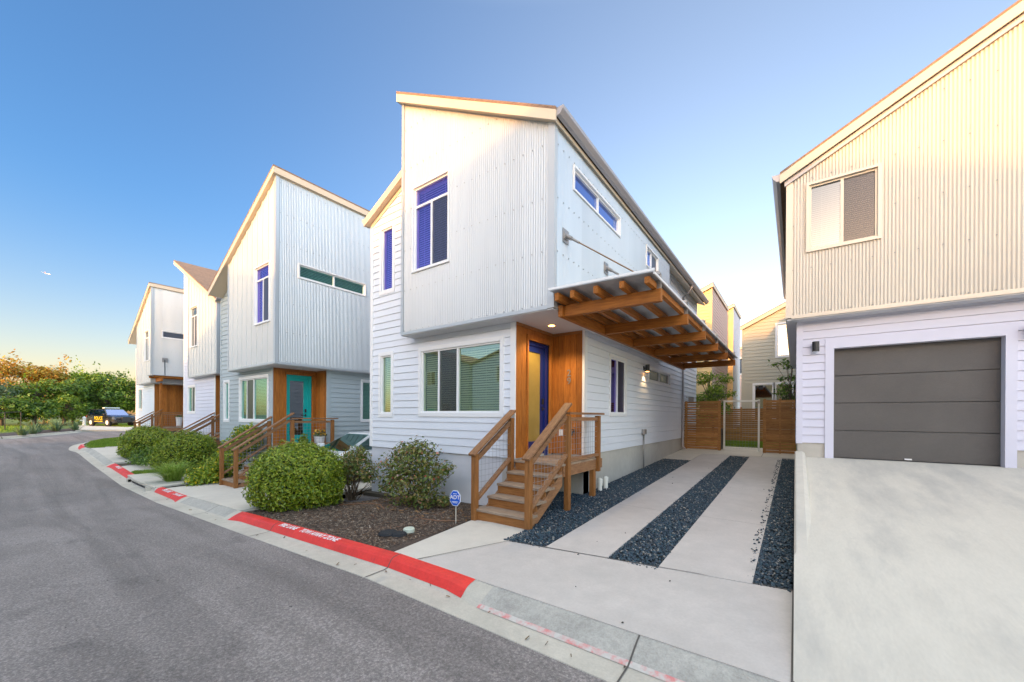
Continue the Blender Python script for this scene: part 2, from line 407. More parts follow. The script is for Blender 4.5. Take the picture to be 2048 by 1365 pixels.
def house(p):
    xr, yb, zs, zb = p['xr'], p['yb'], p['zs'], p['zb']          # box right edge, box front, soffit height, siding foot
    yw, xg, xl, bl = p['yw'], xr - 1.04, xr - 5.7, xr + p['bl']
    zg = p['zg']; zf = p['roof']; yend = p['yend']; xs = xr - .28
    t = thing(p['name'], p['label'], 'house', (xr - 2.5, yw + 4, zg), 0, 'row of metal clad houses along the street')
    wm, um, sm = p['wall'], p['front'], p['side']
    fr = F(yw); hl = p['low']
    # ground floor walls
    m = MB(); lap(m, fr, xl, xg, zb, zs, [w[:4] for w in hl if w[0] != 'x'])
    tall = p.get('left_roof', zf)
    up = p.get('slit'); uh = [up[:4]] if up else []
    m.build('front_wall', wm, t)
    m = MB(); lap(m, fr, xl, bl + .02, zs, 10.2, uh); m.build('upper_front_wall', wm, t, clips=[clip_under(tall, xl, bl, .1)])
    for pcs in ([(fr, xl - .02, xl + .09, zb, tall(xl) - .15, 0, .026)], [(fr, xg - .1, xg + .02, zb, zs, 0, .026)],
                [(S(xs), yw + 1.43, yw + 1.53, zb, zs, 0, .026), (F(yw + 1.43), xs - .03, xs + .026, zb, zs, -.005, .03)]):
        m = MB()
        for q in pcs: m.fbox(*q)
        m.build('corner_trim', TRIM if wm is not W_GREY else W_GREY, t)
    m = MB(); lap(m, S(xs), yw + 1.43, yend, zb, zs, [w[:4] for w in p.get('side_low', [])]); m.build('side_wall', p.get('sidewall', wm), t)
    m = MB(); lap(m, SL(xl), yw, yend, zb, tall(xl)); m.build('far_wall', wm, t, clips=[clip_under(tall, xl - 1, xl, .1)])
    # timber lined porch
    dy0, dy1, dz0, dz1 = yw + .40, yw + 1.26, p['zd'], p['zd'] + 2.38
    m = MB(); ft, fb = S(xg), F(yw + 1.43)
    if p.get('door_back'):
        boards(m, ft, yw, yw + 1.43, zb, zs)
        m2 = MB(); boards(m2, fb, xg, xg + .25, zb, zs); boards(m2, fb, xg + .25, xs, dz1, zs)
        m2.build('porch_back_wall', WV, t)
    else:
        boards(m, ft, yw, dy0, zb, zs, .2); boards(m, ft, dy1, yw + 1.43, zb, zs); m.fbox(ft, dy0, dy1, dz1, zs - .1, .002, .018)
        m2 = MB(); boards(m2, fb, xg, xs - .03, zb, zs); m2.build('porch_back_wall', WV, t)
        m.fbox(ft, dy0 - .04, dy0, zb, dz1, .0, .05); m.fbox(ft, dy1, dy1 + .04, zb, dz1, .0, .05); m.fbox(ft, dy0 - .04, dy1 + .04, dz1, dz1 + .1, .0, .05)
    m.build('porch_timber_wall', WV, t)
    m = MB(); m.fbox(ft, yw, yw + 1.40, zs - .10, zs - .004, .018, .04); m.fbox(fb, xg + .045, xs - .03, zs - .10, zs - .004, .018, .04)
    m.build('porch_head_trim', RX, t)
    # door
    dm = p['doormat']; d = MB()
    if p.get('door_back'): df, a0, a1 = fb, xg + .27, xs - .02
    else: df, a0, a1 = ft, dy0, dy1
    d.fbox(df, a0, a0 + .05, dz0, dz1, -.12, -.02); d.fbox(df, a1 - .13, a1, dz0, dz1, -.12, -.02); d.fbox(df, a0, a1, dz1 - .08, dz1, -.121, -.021)
    a0 += .05; a1 -= .13
    d.fbox(df, a0, a0 + .10, dz0, dz1 - .08, -.1, -.05); d.fbox(df, a1 - .12, a1, dz0, dz1 - .08, -.1, -.05)
    d.fbox(df, a0 + .1, a1 - .12, dz0, dz0 + .32, -.1, -.05); d.fbox(df, a0 + .1, a1 - .12, dz1 - .2, dz1 - .08, -.1, -.05)
    do = d.build('door', dm, t)
    g = MB(); g.fbox(df, a0 + .1, a1 - .12, dz0 + .32, dz1 - .2, -.09, -.07); g.build('door_pane', p['doorglass'], do)
    k = MB(); kz = dz0 + 1.0
    k.fbox(df, a1 - .085, a1 - .035, kz + .10, kz + .22, -.05, -.02); k.tube([df.P(a1 - .06, kz, -.05), df.P(a1 - .06, kz, .01), df.P(a1 - .16, kz, .012)], .012, 8)
    k.fbox(df, a1 - .08, a1 - .04, kz - .04, kz + .05, -.05, -.035); k.build('handle', BLACK, do)
    th = MB(); th.fbox(df, dy0 if not p.get('door_back') else xg + .27, dy1 if not p.get('door_back') else xs, dz0 - .08, dz0, -.12, .04); th.build('threshold', GREYM, do)
    # foundation
    m = MB(); fz = zg - .5
    m.fbox(fr, xl + .02, xg - .02, fz, zb + .01, -.3, -.02); m.build('painted_foundation', FOUND_P, t); m = MB(); m.fbox(S(xs), yw + 1.43, yend, fz, zb + .01, -.3, -.02); m.fbox(S(xg), yw, yw + 1.43, fz, zb + .01, -.3, -.03)
    m.fbox(F(yw + 1.43), xg, xs - .02, fz, zb + .005, -.3, -.03)
    m.build('foundation', p.get('found', FOUND_P), t)
    # upper box
    ybe = p.get('boxend', yend); fbx = F(yb); sbx = S(xr)
    hu = [w[:4] for w in p['up']]; hsd = [w[:4] for w in p['side_up']]
    m = MB()
    if p['front_style'] == 'corr':
        corr(m, fbx, bl, xr, zs, 9.9, hu); screws(m, fbx, bl, xr, zs, 9.5, hu, zf, mi=1)
    else: battens(m, fbx, bl, xr, zs, 9.9, hu)
    m.build('upper_front_cladding', [um, GREYM], t, smooth=p['front_style'] == 'corr', clips=[clip_under(zf, bl, xr, .08)])
    m = MB(); corr(m, sbx, yb, ybe, zs, zf(xr) - .08, hsd); screws(m, sbx, yb, ybe, zs, zf(xr) - .1, hsd, mi=1)
    m.build('upper_side_cladding', [sm, GREYM], t, smooth=True)
    if ybe < yend:
        m = MB(); lap(m, S(xs), ybe, yend, zs, zf(xs) - .1, [w[:4] for w in p['side_up2']])
        m.fbox(S(xs), yend - .1, yend, zs, zf(xs) - .1, .002, .03); m.build('rear_upper_wall', wm, t)
        m = MB(); m.fbox(S(xr), ybe - .004, ybe, zs, zf(xr) - .1, -.3, .0); m.build('box_end_wall', sm, t)
        rw = MB(); rw.quad((xs, yend, zs - 3.5), (xl, yend, zs - 3.5), (xl, yend, zf(xl) if zf(xl) > zf(xs) else tall(xl)), (xs, yend, zf(xs))); rw.build('rear_wall', wm, t)
    else:
        rw = MB(); rw.quad((xs, yend, zg), (xl, yend, zg), (xl, yend, zf(xl) - .1), (xs, yend, zf(xs) - .1)); rw.build('rear_wall', wm, t)
    m = MB(); lz = tall(bl) if 'left_roof' in p else zs
    m.quad((bl, yb, zs), (bl, yend, zs), (bl, yend, zf(bl) - .05), (bl, yb, zf(bl) - .05)); m.build('box_left_wall', sm, t)
    m = MB()
    m.fbox(fbx, xr - .10, xr + .028, zs - .02, zf(xr) - .1, .0, .03); m.fbox(sbx, yb - .028, yb + .07, zs - .02, zf(xr) - .1, .0, .03)
    m.fbox(fbx, bl - .03, bl + .05, zs - .02, zf(bl) - .12, .0, .03)
    m.fbox(fbx, bl, xr - .1, zs - .03, zs + .035, .0, .032); m.fbox(sbx, yb + .07, ybe, zs - .03, zs + .03, .0, .032)
    m.build('metal_edge_trim', um if p['front_style'] == 'corr' else GALV2, t)
    m = MB(); m.box(bl - .01, xr + .01, yb - .01, ybe, zs - .045, zs - .03); m.build('soffit', SOFF, t)
    # roof
    yo = yb - .10; xlr = p.get('roof_left', bl - .1); xrr = xr + .10
    m = MB(); slab(m, xlr, xrr, yo - .035, yend + .1, lambda x: zf(x) + .03, .05); m.build('roof', SHING, t)
    m = MB(); f0 = F(yo - .0)
    m.prism(F(yo), [(xlr, zf(xlr) - .02), (xrr, zf(xrr) - .02), (xrr, zf(xrr) - .2), (xlr, zf(xlr) - .2)], .0, .03)
    if p['high'] == 'right': m.fbox(S(xrr), yo, yend, zf(xrr) - .2, zf(xrr) - .02, -.03, .0)
    else: m.fbox(SL(xlr), yo, yend, zf(xlr) - .2, zf(xlr) - .02, -.03, .0)
    m.build('fascia', FASC, t)
    m = MB(); m.prism(F(0), [(xlr + .03, zf(xlr + .03) - .12), (xrr - .03, zf(xrr - .03) - .12), (xrr - .03, zf(xrr - .03) - .19), (xlr + .03, zf(xlr + .03) - .19)], -yo - .001, -yend)
    m.build('eave_soffit', FASC, t)
    def gutter(x, z, y0, y1, sg):
        g = MB(); g.prism(F(0), [(x, z), (x + sg * .13, z), (x + sg * .12, z - .05), (x + sg * .06, z - .12), (x, z - .13)], -y0, -y1); return g
    if p['high'] == 'left': gutter(xrr, zf(xrr) + .02, yo, p.get('gut_end', yend), 1).build('gutter', GUT, t)
    else: gutter(xlr, zf(xlr) + .02, yo, yend, -1).build('gutter', GUT, t)
    if 'left_roof' in p:
        lr = p['left_roof']
        m = MB(); slab(m, xl - .12, bl, yw - .14, yend, lambda x: lr(x) + .03, .05); m.build('lower_roof', SHING, t)
        m = MB(); m.prism(F(yw - .14), [(xl - .12, lr(xl - .12) - .02), (bl, lr(bl) - .02), (bl, lr(bl) - .2), (xl - .12, lr(xl - .12) - .2)], 0, .03)
        m.prism(F(yw), [(xl, lr(xl) - .2), (bl, lr(bl) - .2), (bl, lr(bl) - .3), (xl, lr(xl) - .3)], .016, .03)
        m.prism(F(yw - .14), [(xl - .12, lr(xl - .12) - .14), (bl, lr(bl) - .14), (bl, lr(bl) - .19), (xl - .12, lr(xl - .12) - .19)], -.14, -.001); m.build('lower_fascia', FASC, t)
        gutter(xl - .12, lr(xl - .12) + .02, yw - .14, yend, -1).build('gutter', FASC, t)
    # windows
    for w in hl: window(t, fr, *w[:4], w[4], w[5], .09)
    if up: window(t, fr, *up[:4], up[4], up[5], .09)
    for w in p['up']: window(t, fbx, *w[:4], w[4], w[5], .045, proud=.045)
    for w in p['side_up']: window(t, sbx, *w[:4], w[4], w[5], .04, proud=.04, blinds=w[5] is G_TEAL)
    for w in p.get('side_low', []): window(t, S(xs), *w[:4], w[4], w[5], .07, blinds=w[6])
    for w in p.get('side_up2', []): window(t, S(xs), *w[:4], w[4], w[5], .05, blinds=False)
    # recessed porch lamp
    m = MB(); cx, cy = xg + .44, yw + .62
    m.tube([(cx, cy, zs - .046), (cx, cy, zs - .058)], .085, 20); dl = m.build('downlight', TRIM, t)
    m = MB(); m.tube([(cx, cy, zs - .058), (cx, cy, zs - .063)], .06, 20); m.build('bulb', LAMP if p.get('lit') else BLIND, dl)
    return t

def lin(x0, z0, sl): return lambda x: z0 + sl * (x - x0)
H = {}
xr = -3.31
H['main'] = house(dict(name='house', label='large white corrugated metal house with blue front door and timber porch, nearest the red kerb', xr=xr, yb=5.70, yw=6.06, zs=3.60, zb=.93, zd=.90, zg=-.05,
    bl=-3.97, wall=W_MAIN, front=GALV, side=GALV2, front_style='corr', high='left', roof=lin(xr + .1, 6.83, -.545), left_roof=lin(-9.1, 6.88, .49),
    yend=18.9, boxend=13.1, gut_end=18.9, found=FOUND, doormat=BLUEP, doorglass=FROST, lit=True,
    low=[(-7.03, -4.70, 1.81, 3.23, TRI, G_GRN), (-8.57, -8.15, 1.79, 3.25, ONE, G_GRN)], slit=(-8.56, -8.12, 4.90, 6.47, ONE, G_VIO),
    up=[(-6.88, -5.80, 4.96, 6.78, TR3, G_VIO)], side_up=[(6.40, 8.68, 5.92, 6.31, TWO, G_BLU), (10.7, 11.75, 5.9, 6.40, SL2, G_BLU)],
    side_up2=[(14.4, 15.3, 5.35, 5.95, SL2, G_BLU)],
    side_low=[(8.90, 9.93, 1.82, 3.18, SL2, G_VIO, False), (11.92, 14.33, 2.86, 3.22, TWO, G_GRY, False)]))
xr = -12.8
H['grey'] = house(dict(name='house', label='grey sided house with turquoise door facing the white car, metal upper storey', xr=xr, yb=5.30, yw=5.66, zs=3.33, zb=.68, zd=.72, zg=-.36,
    bl=-3.80, wall=W_GREY, front=BATTEN, side=GALV2, front_style='bat', high='right', roof=lin(xr + .1, 9.24, .485), roof_left=-18.35,
    yend=17, doormat=TEALP, doorglass=G_DRK, low=[(xr - 3.72, xr - 1.42, 1.55, 3.0, TRI, G_TEAL), (xr - 5.26, xr - 4.84, 1.53, 2.98, ONE, G_TEAL)],
    up=[(xr - 1.46, xr - .40, 4.68, 6.48, TR3, G_VIO)], side_up=[(5.98, 8.31, 6.13, 6.53, TWO, G_TEAL)], side_low=[(8.42, 9.4, 1.55, 3.0, SL2, G_TEAL, True)]))
xr = -20.42
H['pale'] = house(dict(name='house', label='pale house under a brown shingle roof, third house from the right along the red kerb', xr=xr, yb=6.10, yw=6.36, zs=3.56, zb=.90, zd=.86, zg=-.2,
    bl=-3.94, wall=W_LAV, front=BATTEN, side=GALV2, front_style='bat', high='left', roof=lin(-26.4, 9.80, -.497), roof_left=-26.4,
    yend=17.5, doormat=TEALP, doorglass=G_DRK, low=[(xr - 4.97, xr - 3.86, 1.85, 3.12, SL2, G_TEAL)],
    up=[(xr - 3.63, xr - 2.56, 5.02, 6.92, TR3, G_GRY)], side_up=[]))
xr = -30.5
H['blue'] = house(dict(name='house', label='farthest house of the row, pale blue below with a small timber canopy over its porch', xr=xr, yb=5.90, yw=6.26, zs=3.60, zb=.95, zd=.92, zg=.15,
    bl=-3.45, wall=W_BLUE, sidewall=W_PERI, front=BATTEN, side=GALV2, front_style='bat', high='right', roof=lin(xr + .1, 9.38, .53), roof_left=-35.75,
    yend=17.5, doormat=TEALP, doorglass=TEALP, door_back=True, low=[(xr - 5.0, xr - 4.0, 2.03, 3.34, SL2, G_TEAL)],
    up=[(xr - 1.48, xr - .42, 4.93, 6.7, TR3, G_GRY)], side_up=[(6.4, 8.7, 6.31, 6.68, TWO, G_DRK)]))
# extra parts of the nearest house: downspout, elbow, meter, outlet, vent
t = H['main']
m = MB(); m.tube([(-3.16, 15.9, 6.72), (-3.3, 16.02, 6.55), (-3.52, 16.08, 6.4), (-3.52, 16.08, .62), (-3.42, 16.05, .52)], .04, 8); m.build('downspout', GUT, t, smooth=True)
m = MB(); m.fbox(S(-3.59), 11.26, 11.46, 1.24, 1.38, .015, .10); cb = m.build('meter_box', GREYM, t)
m = MB(); m.tube([(-3.54, 11.36, 1.24), (-3.54, 11.36, .25)], .02, 8); m.build('conduit', GREYM, cb, smooth=True)
m = MB(); m.fbox(F(7.49), -4.17, -4.07, 1.32, 1.46, .019, .03); m.build('outlet', TRIM, t)
m = MB(); m.tube([(-3.80, 7.47, 1.42), (-3.80, 7.38, 1.42), (-3.80, 7.35, 1.34)], .02, 8); m.tube([(-3.86, 7.38, 1.46), (-3.74, 7.38, 1.46)], .012, 6); m.build('hose_tap', BLACK, t)
for nm, ch, z in (('two', '2', 2.67), ('nine', '9', 2.50)):
    n_ = text('house_number', ch, .2, (-3.93, 7.459, z), (1, 0, 0), (0, 0, 1), GREYM, None)
    props(n_, 'grey metal numeral %s on the orange timber porch wall, %s of the two' % (nm, 'upper' if ch == '2' else 'lower'), 'house number', 'numerals on the porch wall')
m = MB(); m.tube([(-3.59, 16.9, 2.55), (-3.45, 16.9, 2.5)], .02); m.box(-3.47, -3.3, 16.8, 17.0, 2.35, 2.55); m.build('meter_cover', GREYM, t)

# garage house on the right
def garage_house():
    t = thing('house', 'cream corrugated house with charcoal garage door at the right edge', 'house', (3, 12, .9))
    zf = lin(-.15, 6.90, .514); f, b = F(10.3), F(9.97)
    hl = [(.60, 2.93, .5, 3.22)]
    m = MB(); lap(m, f, .03, 9, 1.22, 3.83, hl, .168); lap(m, SL(.03), 10.3, 20, 1.22, 3.83); m.build('front_wall', W_GAR, t)
    m = MB(); m.fbox(f, .02, .13, 1.2, 3.83, 0, .026); m.fbox(f, .50, .64, .90, 3.36, 0, .03); m.fbox(f, 2.89, 3.02, .90, 3.36, 0, .03); m.fbox(f, .64, 2.89, 3.17, 3.36, 0, .029)
    m.fbox(f, .58, .64, .9, 3.17, -.2, .0); m.fbox(f, 2.89, 2.95, .9, 3.17, -.2, .0); m.fbox(f, .58, 2.95, 3.17, 3.23, -.2, .0)
    m.build('garage_trim', W_GAR, t)
    d = MB()
    for k in range(4):
        z0 = .93 + k * .562; d.fbox(f, .64, 2.89, z0 + .004, z0 + .556, -.20, -.15)
        d.fbox(f, .64, 2.89, z0 - .004, z0 + .006, -.20, -.165)
    do = d.build('garage_door', GDOOR, t, bevel=.006)
    m = MB(); m.fbox(f, 1.70, 1.80, .95, .975, -.15, -.135); m.build('handle', TRIM, do)
    m = MB(); m.fbox(f, .64, 2.89, .90, .93, -.19, -.14); m.build('weather_seal', BLACK, do)
    m = MB(); m.fbox(f, .05, .5, .3, 1.23, -.25, -.015); m.fbox(f, 3.02, 9, .3, 1.23, -.25, -.015); m.fbox(SL(.05), 10.3, 20, .1, 1.23, -.25, 0); m.build('foundation', FOUND, t)
    hu = [(.215, 1.24, 5.17, 6.48)]
    m = MB(); corr(m, b, -.15, 9, 3.84, 11.6, hu, p=.0508, amp=.017); screws(m, b, -.15, 9, 3.84, 11, hu, zf, step=.305, mi=1)
    m.build('upper_cladding', [CREAM, GREYM], t, smooth=True, clips=[clip_under(zf, -.15, 9, .08)])
    m = MB(); corr(m, SL(-.15), 9.97, 20, 3.84, zf(-.15) - .08, p=.0508, amp=.017); m.build('upper_side_cladding', CREAM, t, smooth=True)
    m = MB(); m.fbox(b, -.17, -.06, 3.82, zf(-.15) - .1, 0, .03); m.fbox(b, -.06, 9, 3.80, 3.875, 0, .03); m.build('metal_edge_trim', CREAM, t)
    m = MB(); m.box(-.15, 9, 9.97, 20, 3.78, 3.80); m.build('soffit', SOFF, t)
    m = MB(); slab(m, -.28, 9, 9.815, 20, lambda x: zf(x) + .03, .05); m.build('roof', SHING, t)
    m = MB(); m.prism(F(9.85), [(-.28, zf(-.28) - .02), (9, zf(9) - .02), (9, zf(9) - .2), (-.28, zf(-.28) - .2)], 0, .03); m.build('fascia', FASC, t)
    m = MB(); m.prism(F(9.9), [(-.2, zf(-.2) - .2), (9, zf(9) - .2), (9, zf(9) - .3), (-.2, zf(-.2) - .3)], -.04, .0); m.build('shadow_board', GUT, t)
    m = MB(); m.prism(F(0), [(-.28, zf(-.28) + .01), (-.42, zf(-.28) + .01), (-.40, zf(-.28) - .06), (-.34, zf(-.28) - .13), (-.28, zf(-.28) - .14)], -9.85, -20); m.build('gutter', GUT, t)
    m = MB(); m.quad((.03, 20, 0), (9, 20, 0), (9, 20, zf(9)), (.03, 20, zf(.03))); m.quad((9, 10.3, 0), (9, 20, 0), (9, 20, zf(9)), (9, 10.3, zf(9))); m.build('rear_wall', W_GAR, t)
    window(t, b, *hu[0], SL2, G_GRY, .05, proud=.05, pitch=.04, tm=CREAM, bm_=mat('taupe_blinds', (.25, .25, .22), .6))
    return t
garage_house()

# wall lamps
def wall_lamp(fc, s, z, label, lit=False, zl=.2):
    x, y, _ = fc.P(s, z, .1); t = thing('wall_lamp', label, 'wall lamp', (x, y, z), 0, 'black cylinder wall lamps')
    m = MB(); m.fbox(fc, s - .05, s + .05, z - .05, z + .06, .012, .03); m.tube([fc.P(s, z, .03), fc.P(s, z, .08)], .015, 8); m.build('bracket', BLACK, t)
    m = MB(); m.tube([fc.P(s, z - zl / 2, .12), fc.P(s, z + zl / 2, .12)], .06, 18); m.build('lamp_shade', BLACK, t)
    m = MB(); m.tube([fc.P(s, z - zl / 2 - .004, .12), fc.P(s, z - zl / 2, .12)], .048, 18); m.build('bulb', LAMP if lit else BLIND, t)
wall_lamp(S(-3.59), 11.42, 3.16, 'lit black wall lamp under the timber canopy', True)
wall_lamp(F(10.3), .34, 3.22, 'grey black wall lamp left of the charcoal garage door')
wall_lamp(F(10.3), 3.16, 3.22, 'dark wall lamp right of the charcoal garage door')

# canopy over the side of the nearest house
def canopy():
    t = thing('canopy', 'long timber canopy with corrugated roof hung by rods over the gravel driveway', 'canopy', (-3.3, 5.9, 3.5))
    m = MB(); m.box(-3.27, -3.19, 5.80, 14.95, 3.44, 3.63); m.build('ledger', WY, t, bevel=.004)
    for k in range(6):
        y = 5.93 + 1.75 * k; m = MB(); m.box(-3.19, -1.60, y - .05, y + .05, 3.455, 3.64); m.build('beam', WX, t, bevel=.004)
    for i, x in enumerate((-3.16, -2.88, -2.48, -2.07, -1.70)):
        m = MB(); m.box(x - .035, x + .035, 5.55, 14.95, 3.642, 3.765 - .008 * i); m.build('rafter', WY, t)
    m = MB(); n = int((15.1 - 5.5) / .0678 * 6); vs = []
    for i in range(n + 1):
        y = 5.5 + i * .0678 / 6; dz = .010 * (1 - math.cos(2 * math.pi * i / 6))
        m.v += [(-3.28, y, 3.80 + dz), (-1.60, y, 3.765 + dz)]
    for i in range(n): m.f.append((2 * i, 2 * i + 1, 2 * i + 3, 2 * i + 2)); m.m.append(0)
    m.build('roof_sheet', GALV2, t, smooth=True)
    m = MB(); m.prism(F(5.5), [(-3.28, 3.845), (-1.58, 3.808), (-1.58, 3.772), (-3.28, 3.807)], 0, .02); m.box(-1.60, -1.58, 5.5, 15.1, 3.735, 3.765); m.build('edge_flashing', TRIM, t)
    for y in (6.08, 7.90):
        m = MB(); m.fbox(S(-3.31), y - .11, y + .11, 4.80, 5.04, .022, .03); m.fbox(S(-3.31), y - .07, y + .07, 4.86, 4.98, .03, .045)
        pl = m.build('rod_plate', GREYM, t)
        e = (-1.80, y - .05, 3.83); a = (-3.26, y, 4.92)
        A, B = Vector(a), Vector(e); d = (B - A).normalized()
        m = MB(); m.tube([A - d * .03, A + d * .12], .035, 8); m.tube([A + d * .12, A + d * .30], .022, 8); m.build('turnbuckle', GREYM, pl)
        m = MB(); m.tube([A + d * .3, B], .011, 8); m.build('tie_rod', RUST, t)
        m = MB(); m.tube([B - d * .12, B], .025, 8); m.box(-1.86, -1.70, y - .09, y - .01, 3.80, 3.86); m.build('rod_anchor', GREYM, t)
    for k in range(6):
        y = 5.93 + 1.75 * k; m = MB(); m.box(-1.69, -1.61, y - .03, y + .03, 3.64, 3.84); m.tube([(-1.65, y - .05, 3.87), (-1.65, y + .05, 3.87)], .035, 10); m.build('end_clamp', GREYM, t)
canopy()
def small_canopy():
    t = thing('canopy', 'small timber porch canopy on the farthest house, hung by one rod', 'canopy', (-30.5, 6, 3.6))
    m = MB(); m.box(-30.47, -29.4, 6.1, 6.2, 3.62, 3.82); m.build('beam', WX, t); m = MB(); m.box(-30.47, -29.4, 8.0, 8.1, 3.62, 3.82); m.build('beam', WX, t)
    m = MB(); m.box(-29.47, -29.4, 5.8, 8.4, 3.825, 3.93); m.box(-30.46, -30.39, 5.8, 8.4, 3.825, 3.93); m.build('rafter', WY, t)
    m = MB(); m.box(-30.47, -29.3, 5.7, 8.5, 3.935, 3.97); m.build('roof_sheet', GALV2, t)
    m = MB(); m.tube([(-30.47, 6.5, 4.95), (-29.45, 6.3, 3.97)], .02); m.build('tie_rod', BLACK, t)
    m = MB(); m.fbox(S(-30.5), 6.38, 6.64, 4.82, 5.08, .022, .04); m.build('rod_plate', GREYM, t)
    m = MB(); m.box(-30.6, -30.5 + .02, 6.3, 6.4, .95, 3.6); m.build('post', WV, t)
small_canopy()

# ------------------------------------------------------------------ timber stairs with railings
def clipline(za, zb): pass
def wire_grid(mb, x, y0, y1, lo, hi, step=.1, r=.0026):
    """square mesh in the plane X=x between two height functions"""
    n = max(1, int(round((y1 - y0) / step)))
    for i in range(1, n):
        y = y0 + (y1 - y0) * i / n
        mb.tube([(x, y, lo(y)), (x, y, hi(y))], r, 4, caps=False)
    zlo, zhi = min(lo(y0), lo(y1)), max(hi(y0), hi(y1)); z = zlo + step * .5
    while z < zhi:
        ys = [y0 + (y1 - y0) * k / 60 for k in range(61)]
        ins = [y for y in ys if lo(y) < z < hi(y)]
        if len(ins) > 3: mb.tube([(x, ins[0], z), (x, ins[-1], z)], r, 4, caps=False)
        z += step
def porch(label, xr, yw, zd, zg, n, door_back=False):
    t = thing('porch_stairs', label, 'stairs', (xr - .5, yw - .6, zg), 0, 'timber stairs at the front doors')
    xa, xb = xr - 1.07, xr + .04            # left and right edges of the flight
    r = (zd - zg) / n; tr = .27; y0 = yw - .02 - (n - 1) * tr   # face of first riser
    for k in range(n - 1):
        z = zg + r * (k + 1); y = y0 + k * tr
        m = MB(); m.box(xa + (-.02 if k == 0 else .06), xb - .03, y - .03, y + tr + .01, z - .042, z); m.build('tread', TX, t, bevel=.006)
    for k in range(n):
        z = zg + r * k; y = y0 + k * tr
        m = MB(); m.box(xa + .06, xb - .05, y, y + .022, z + (-.05 if k == 0 else 0), z + r - .043); m.build('riser', RX, t)
    m = MB()
    for i in range(8): m.box(xr - 1.02, xr + .02, yw - .04 + i * .186, yw - .04 + i * .186 + .18, zd - .035, zd)
    m.build('deck', TX, t)
    m = MB(); m.box(xr - .03, xr + .01, yw + .02, yw + 1.72, zd - .23, zd - .036); m.box(xr - 1.02, xr - .03, yw + .0, yw + .04, zd - .23, zd - .036); m.build('rim_joist', RY, t)
    for x in (xr - .02, xr - 1.0):
        m = MB(); m.prism(S(x), [(y0 + .03, zg), (y0 + .22, zg), (yw + .0, zd - r - .20), (yw + .0, zd - r + .06), (y0 + .03, zg + .06)], -.02, .02); m.build('stringer', RY, t)
    yA = y0 - .02; nh = 1.10
    def post(x, y, za, zb, w=.095): 
        m = MB(); m.box(x - w / 2, x + w / 2, y - w / 2, y + w / 2, za, zb); return m.build('post', RV, t, bevel=.006)
    xL, xR = xa + .01, xr + .03
    yU = yw + .13; tz = zd + .86
    post(xL, yA + .0, zg - .05, zg + nh); post(xR, yA, zg - .05, zg + nh + .04)
    post(xL, yw - .10, zd - .30, tz - .05); post(xR, yU, zg + .05, tz); post(xR, yw + 1.44, zd - .28, tz)
    m = MB(); m.box(xR - .12, xR - .02, yw + 1.3, yw + 1.4, zg + .1, zd - .235); m.build('leg', RV, t)
    m = MB(); m.box(xR - .16, xR + .14, yU - .16, yU + .16, zg - .02, zg + .06); m.build('footing', FOUND, t)
    def sloped(x, w, h, off, ya, yb_, nm, cap=0):
        za, zb = zg + nh + off, tz + off
        sl = (zb - za) / (yw - .1 - yA)
        m = MB(); m.beam((x, ya, za + sl * (ya - yA)), (x, yb_, za + sl * (yb_ - yA)), w, h); m.build(nm, RY, t, bevel=.006)
        return lambda y: za + sl * (y - yA)
    for x, ye in ((xL, yw - .03), (xR, yU + .03)):
        off = .045
        top = sloped(x, .145, .04, off, yA - .09, ye, 'handrail'); sub = sloped(x, .045, .09, off - .16, yA + .05, ye - .1, 'rail')
        low = sloped(x, .09, .05, -.80, yA + .05, ye - .1, 'bottom_rail')
        m = MB(); wire_grid(m, x, yA + .06, ye - .1, lambda y: low(y) + .02, lambda y: sub(y) - .02); m.build('wire_panel', STEEL, t)
    y1 = yw + 1.44
    m = MB(); m.beam((xR, yU - .04, tz + .04), (xR, y1 + .18, tz + .04), .145, .04); m.build('handrail', RY, t, bevel=.006)
    m = MB(); m.box(xR - .02, xR + .02, yU + .05, y1 - .05, tz - .10, tz - .03); m.build('rail', RY, t)
    m = MB(); m.box(xR - .045, xR + .045, yU + .05, y1 - .05, zd + .04, zd + .09); m.build('bottom_rail', RY, t)
    m = MB(); wire_grid(m, xR, yU + .05, y1 - .05, lambda y: zd + .09, lambda y: tz - .1); m.build('wire_panel', STEEL, t)
    return t
porch('weathered timber stairs up to the blue door, beside the gravel driveway', -3.31, 6.06, .90, 0.0, 5)
porch('timber stairs up to the turquoise door of the grey house', -12.8, 5.66, .72, -.36, 6)
porch('timber stairs rising behind the round green bush to the brown roofed house', -20.42, 6.36, .86, -.2, 6)
porch('timber stairs of the farthest house beside the corner lawn', -30.5, 6.26, .92, .15, 4)

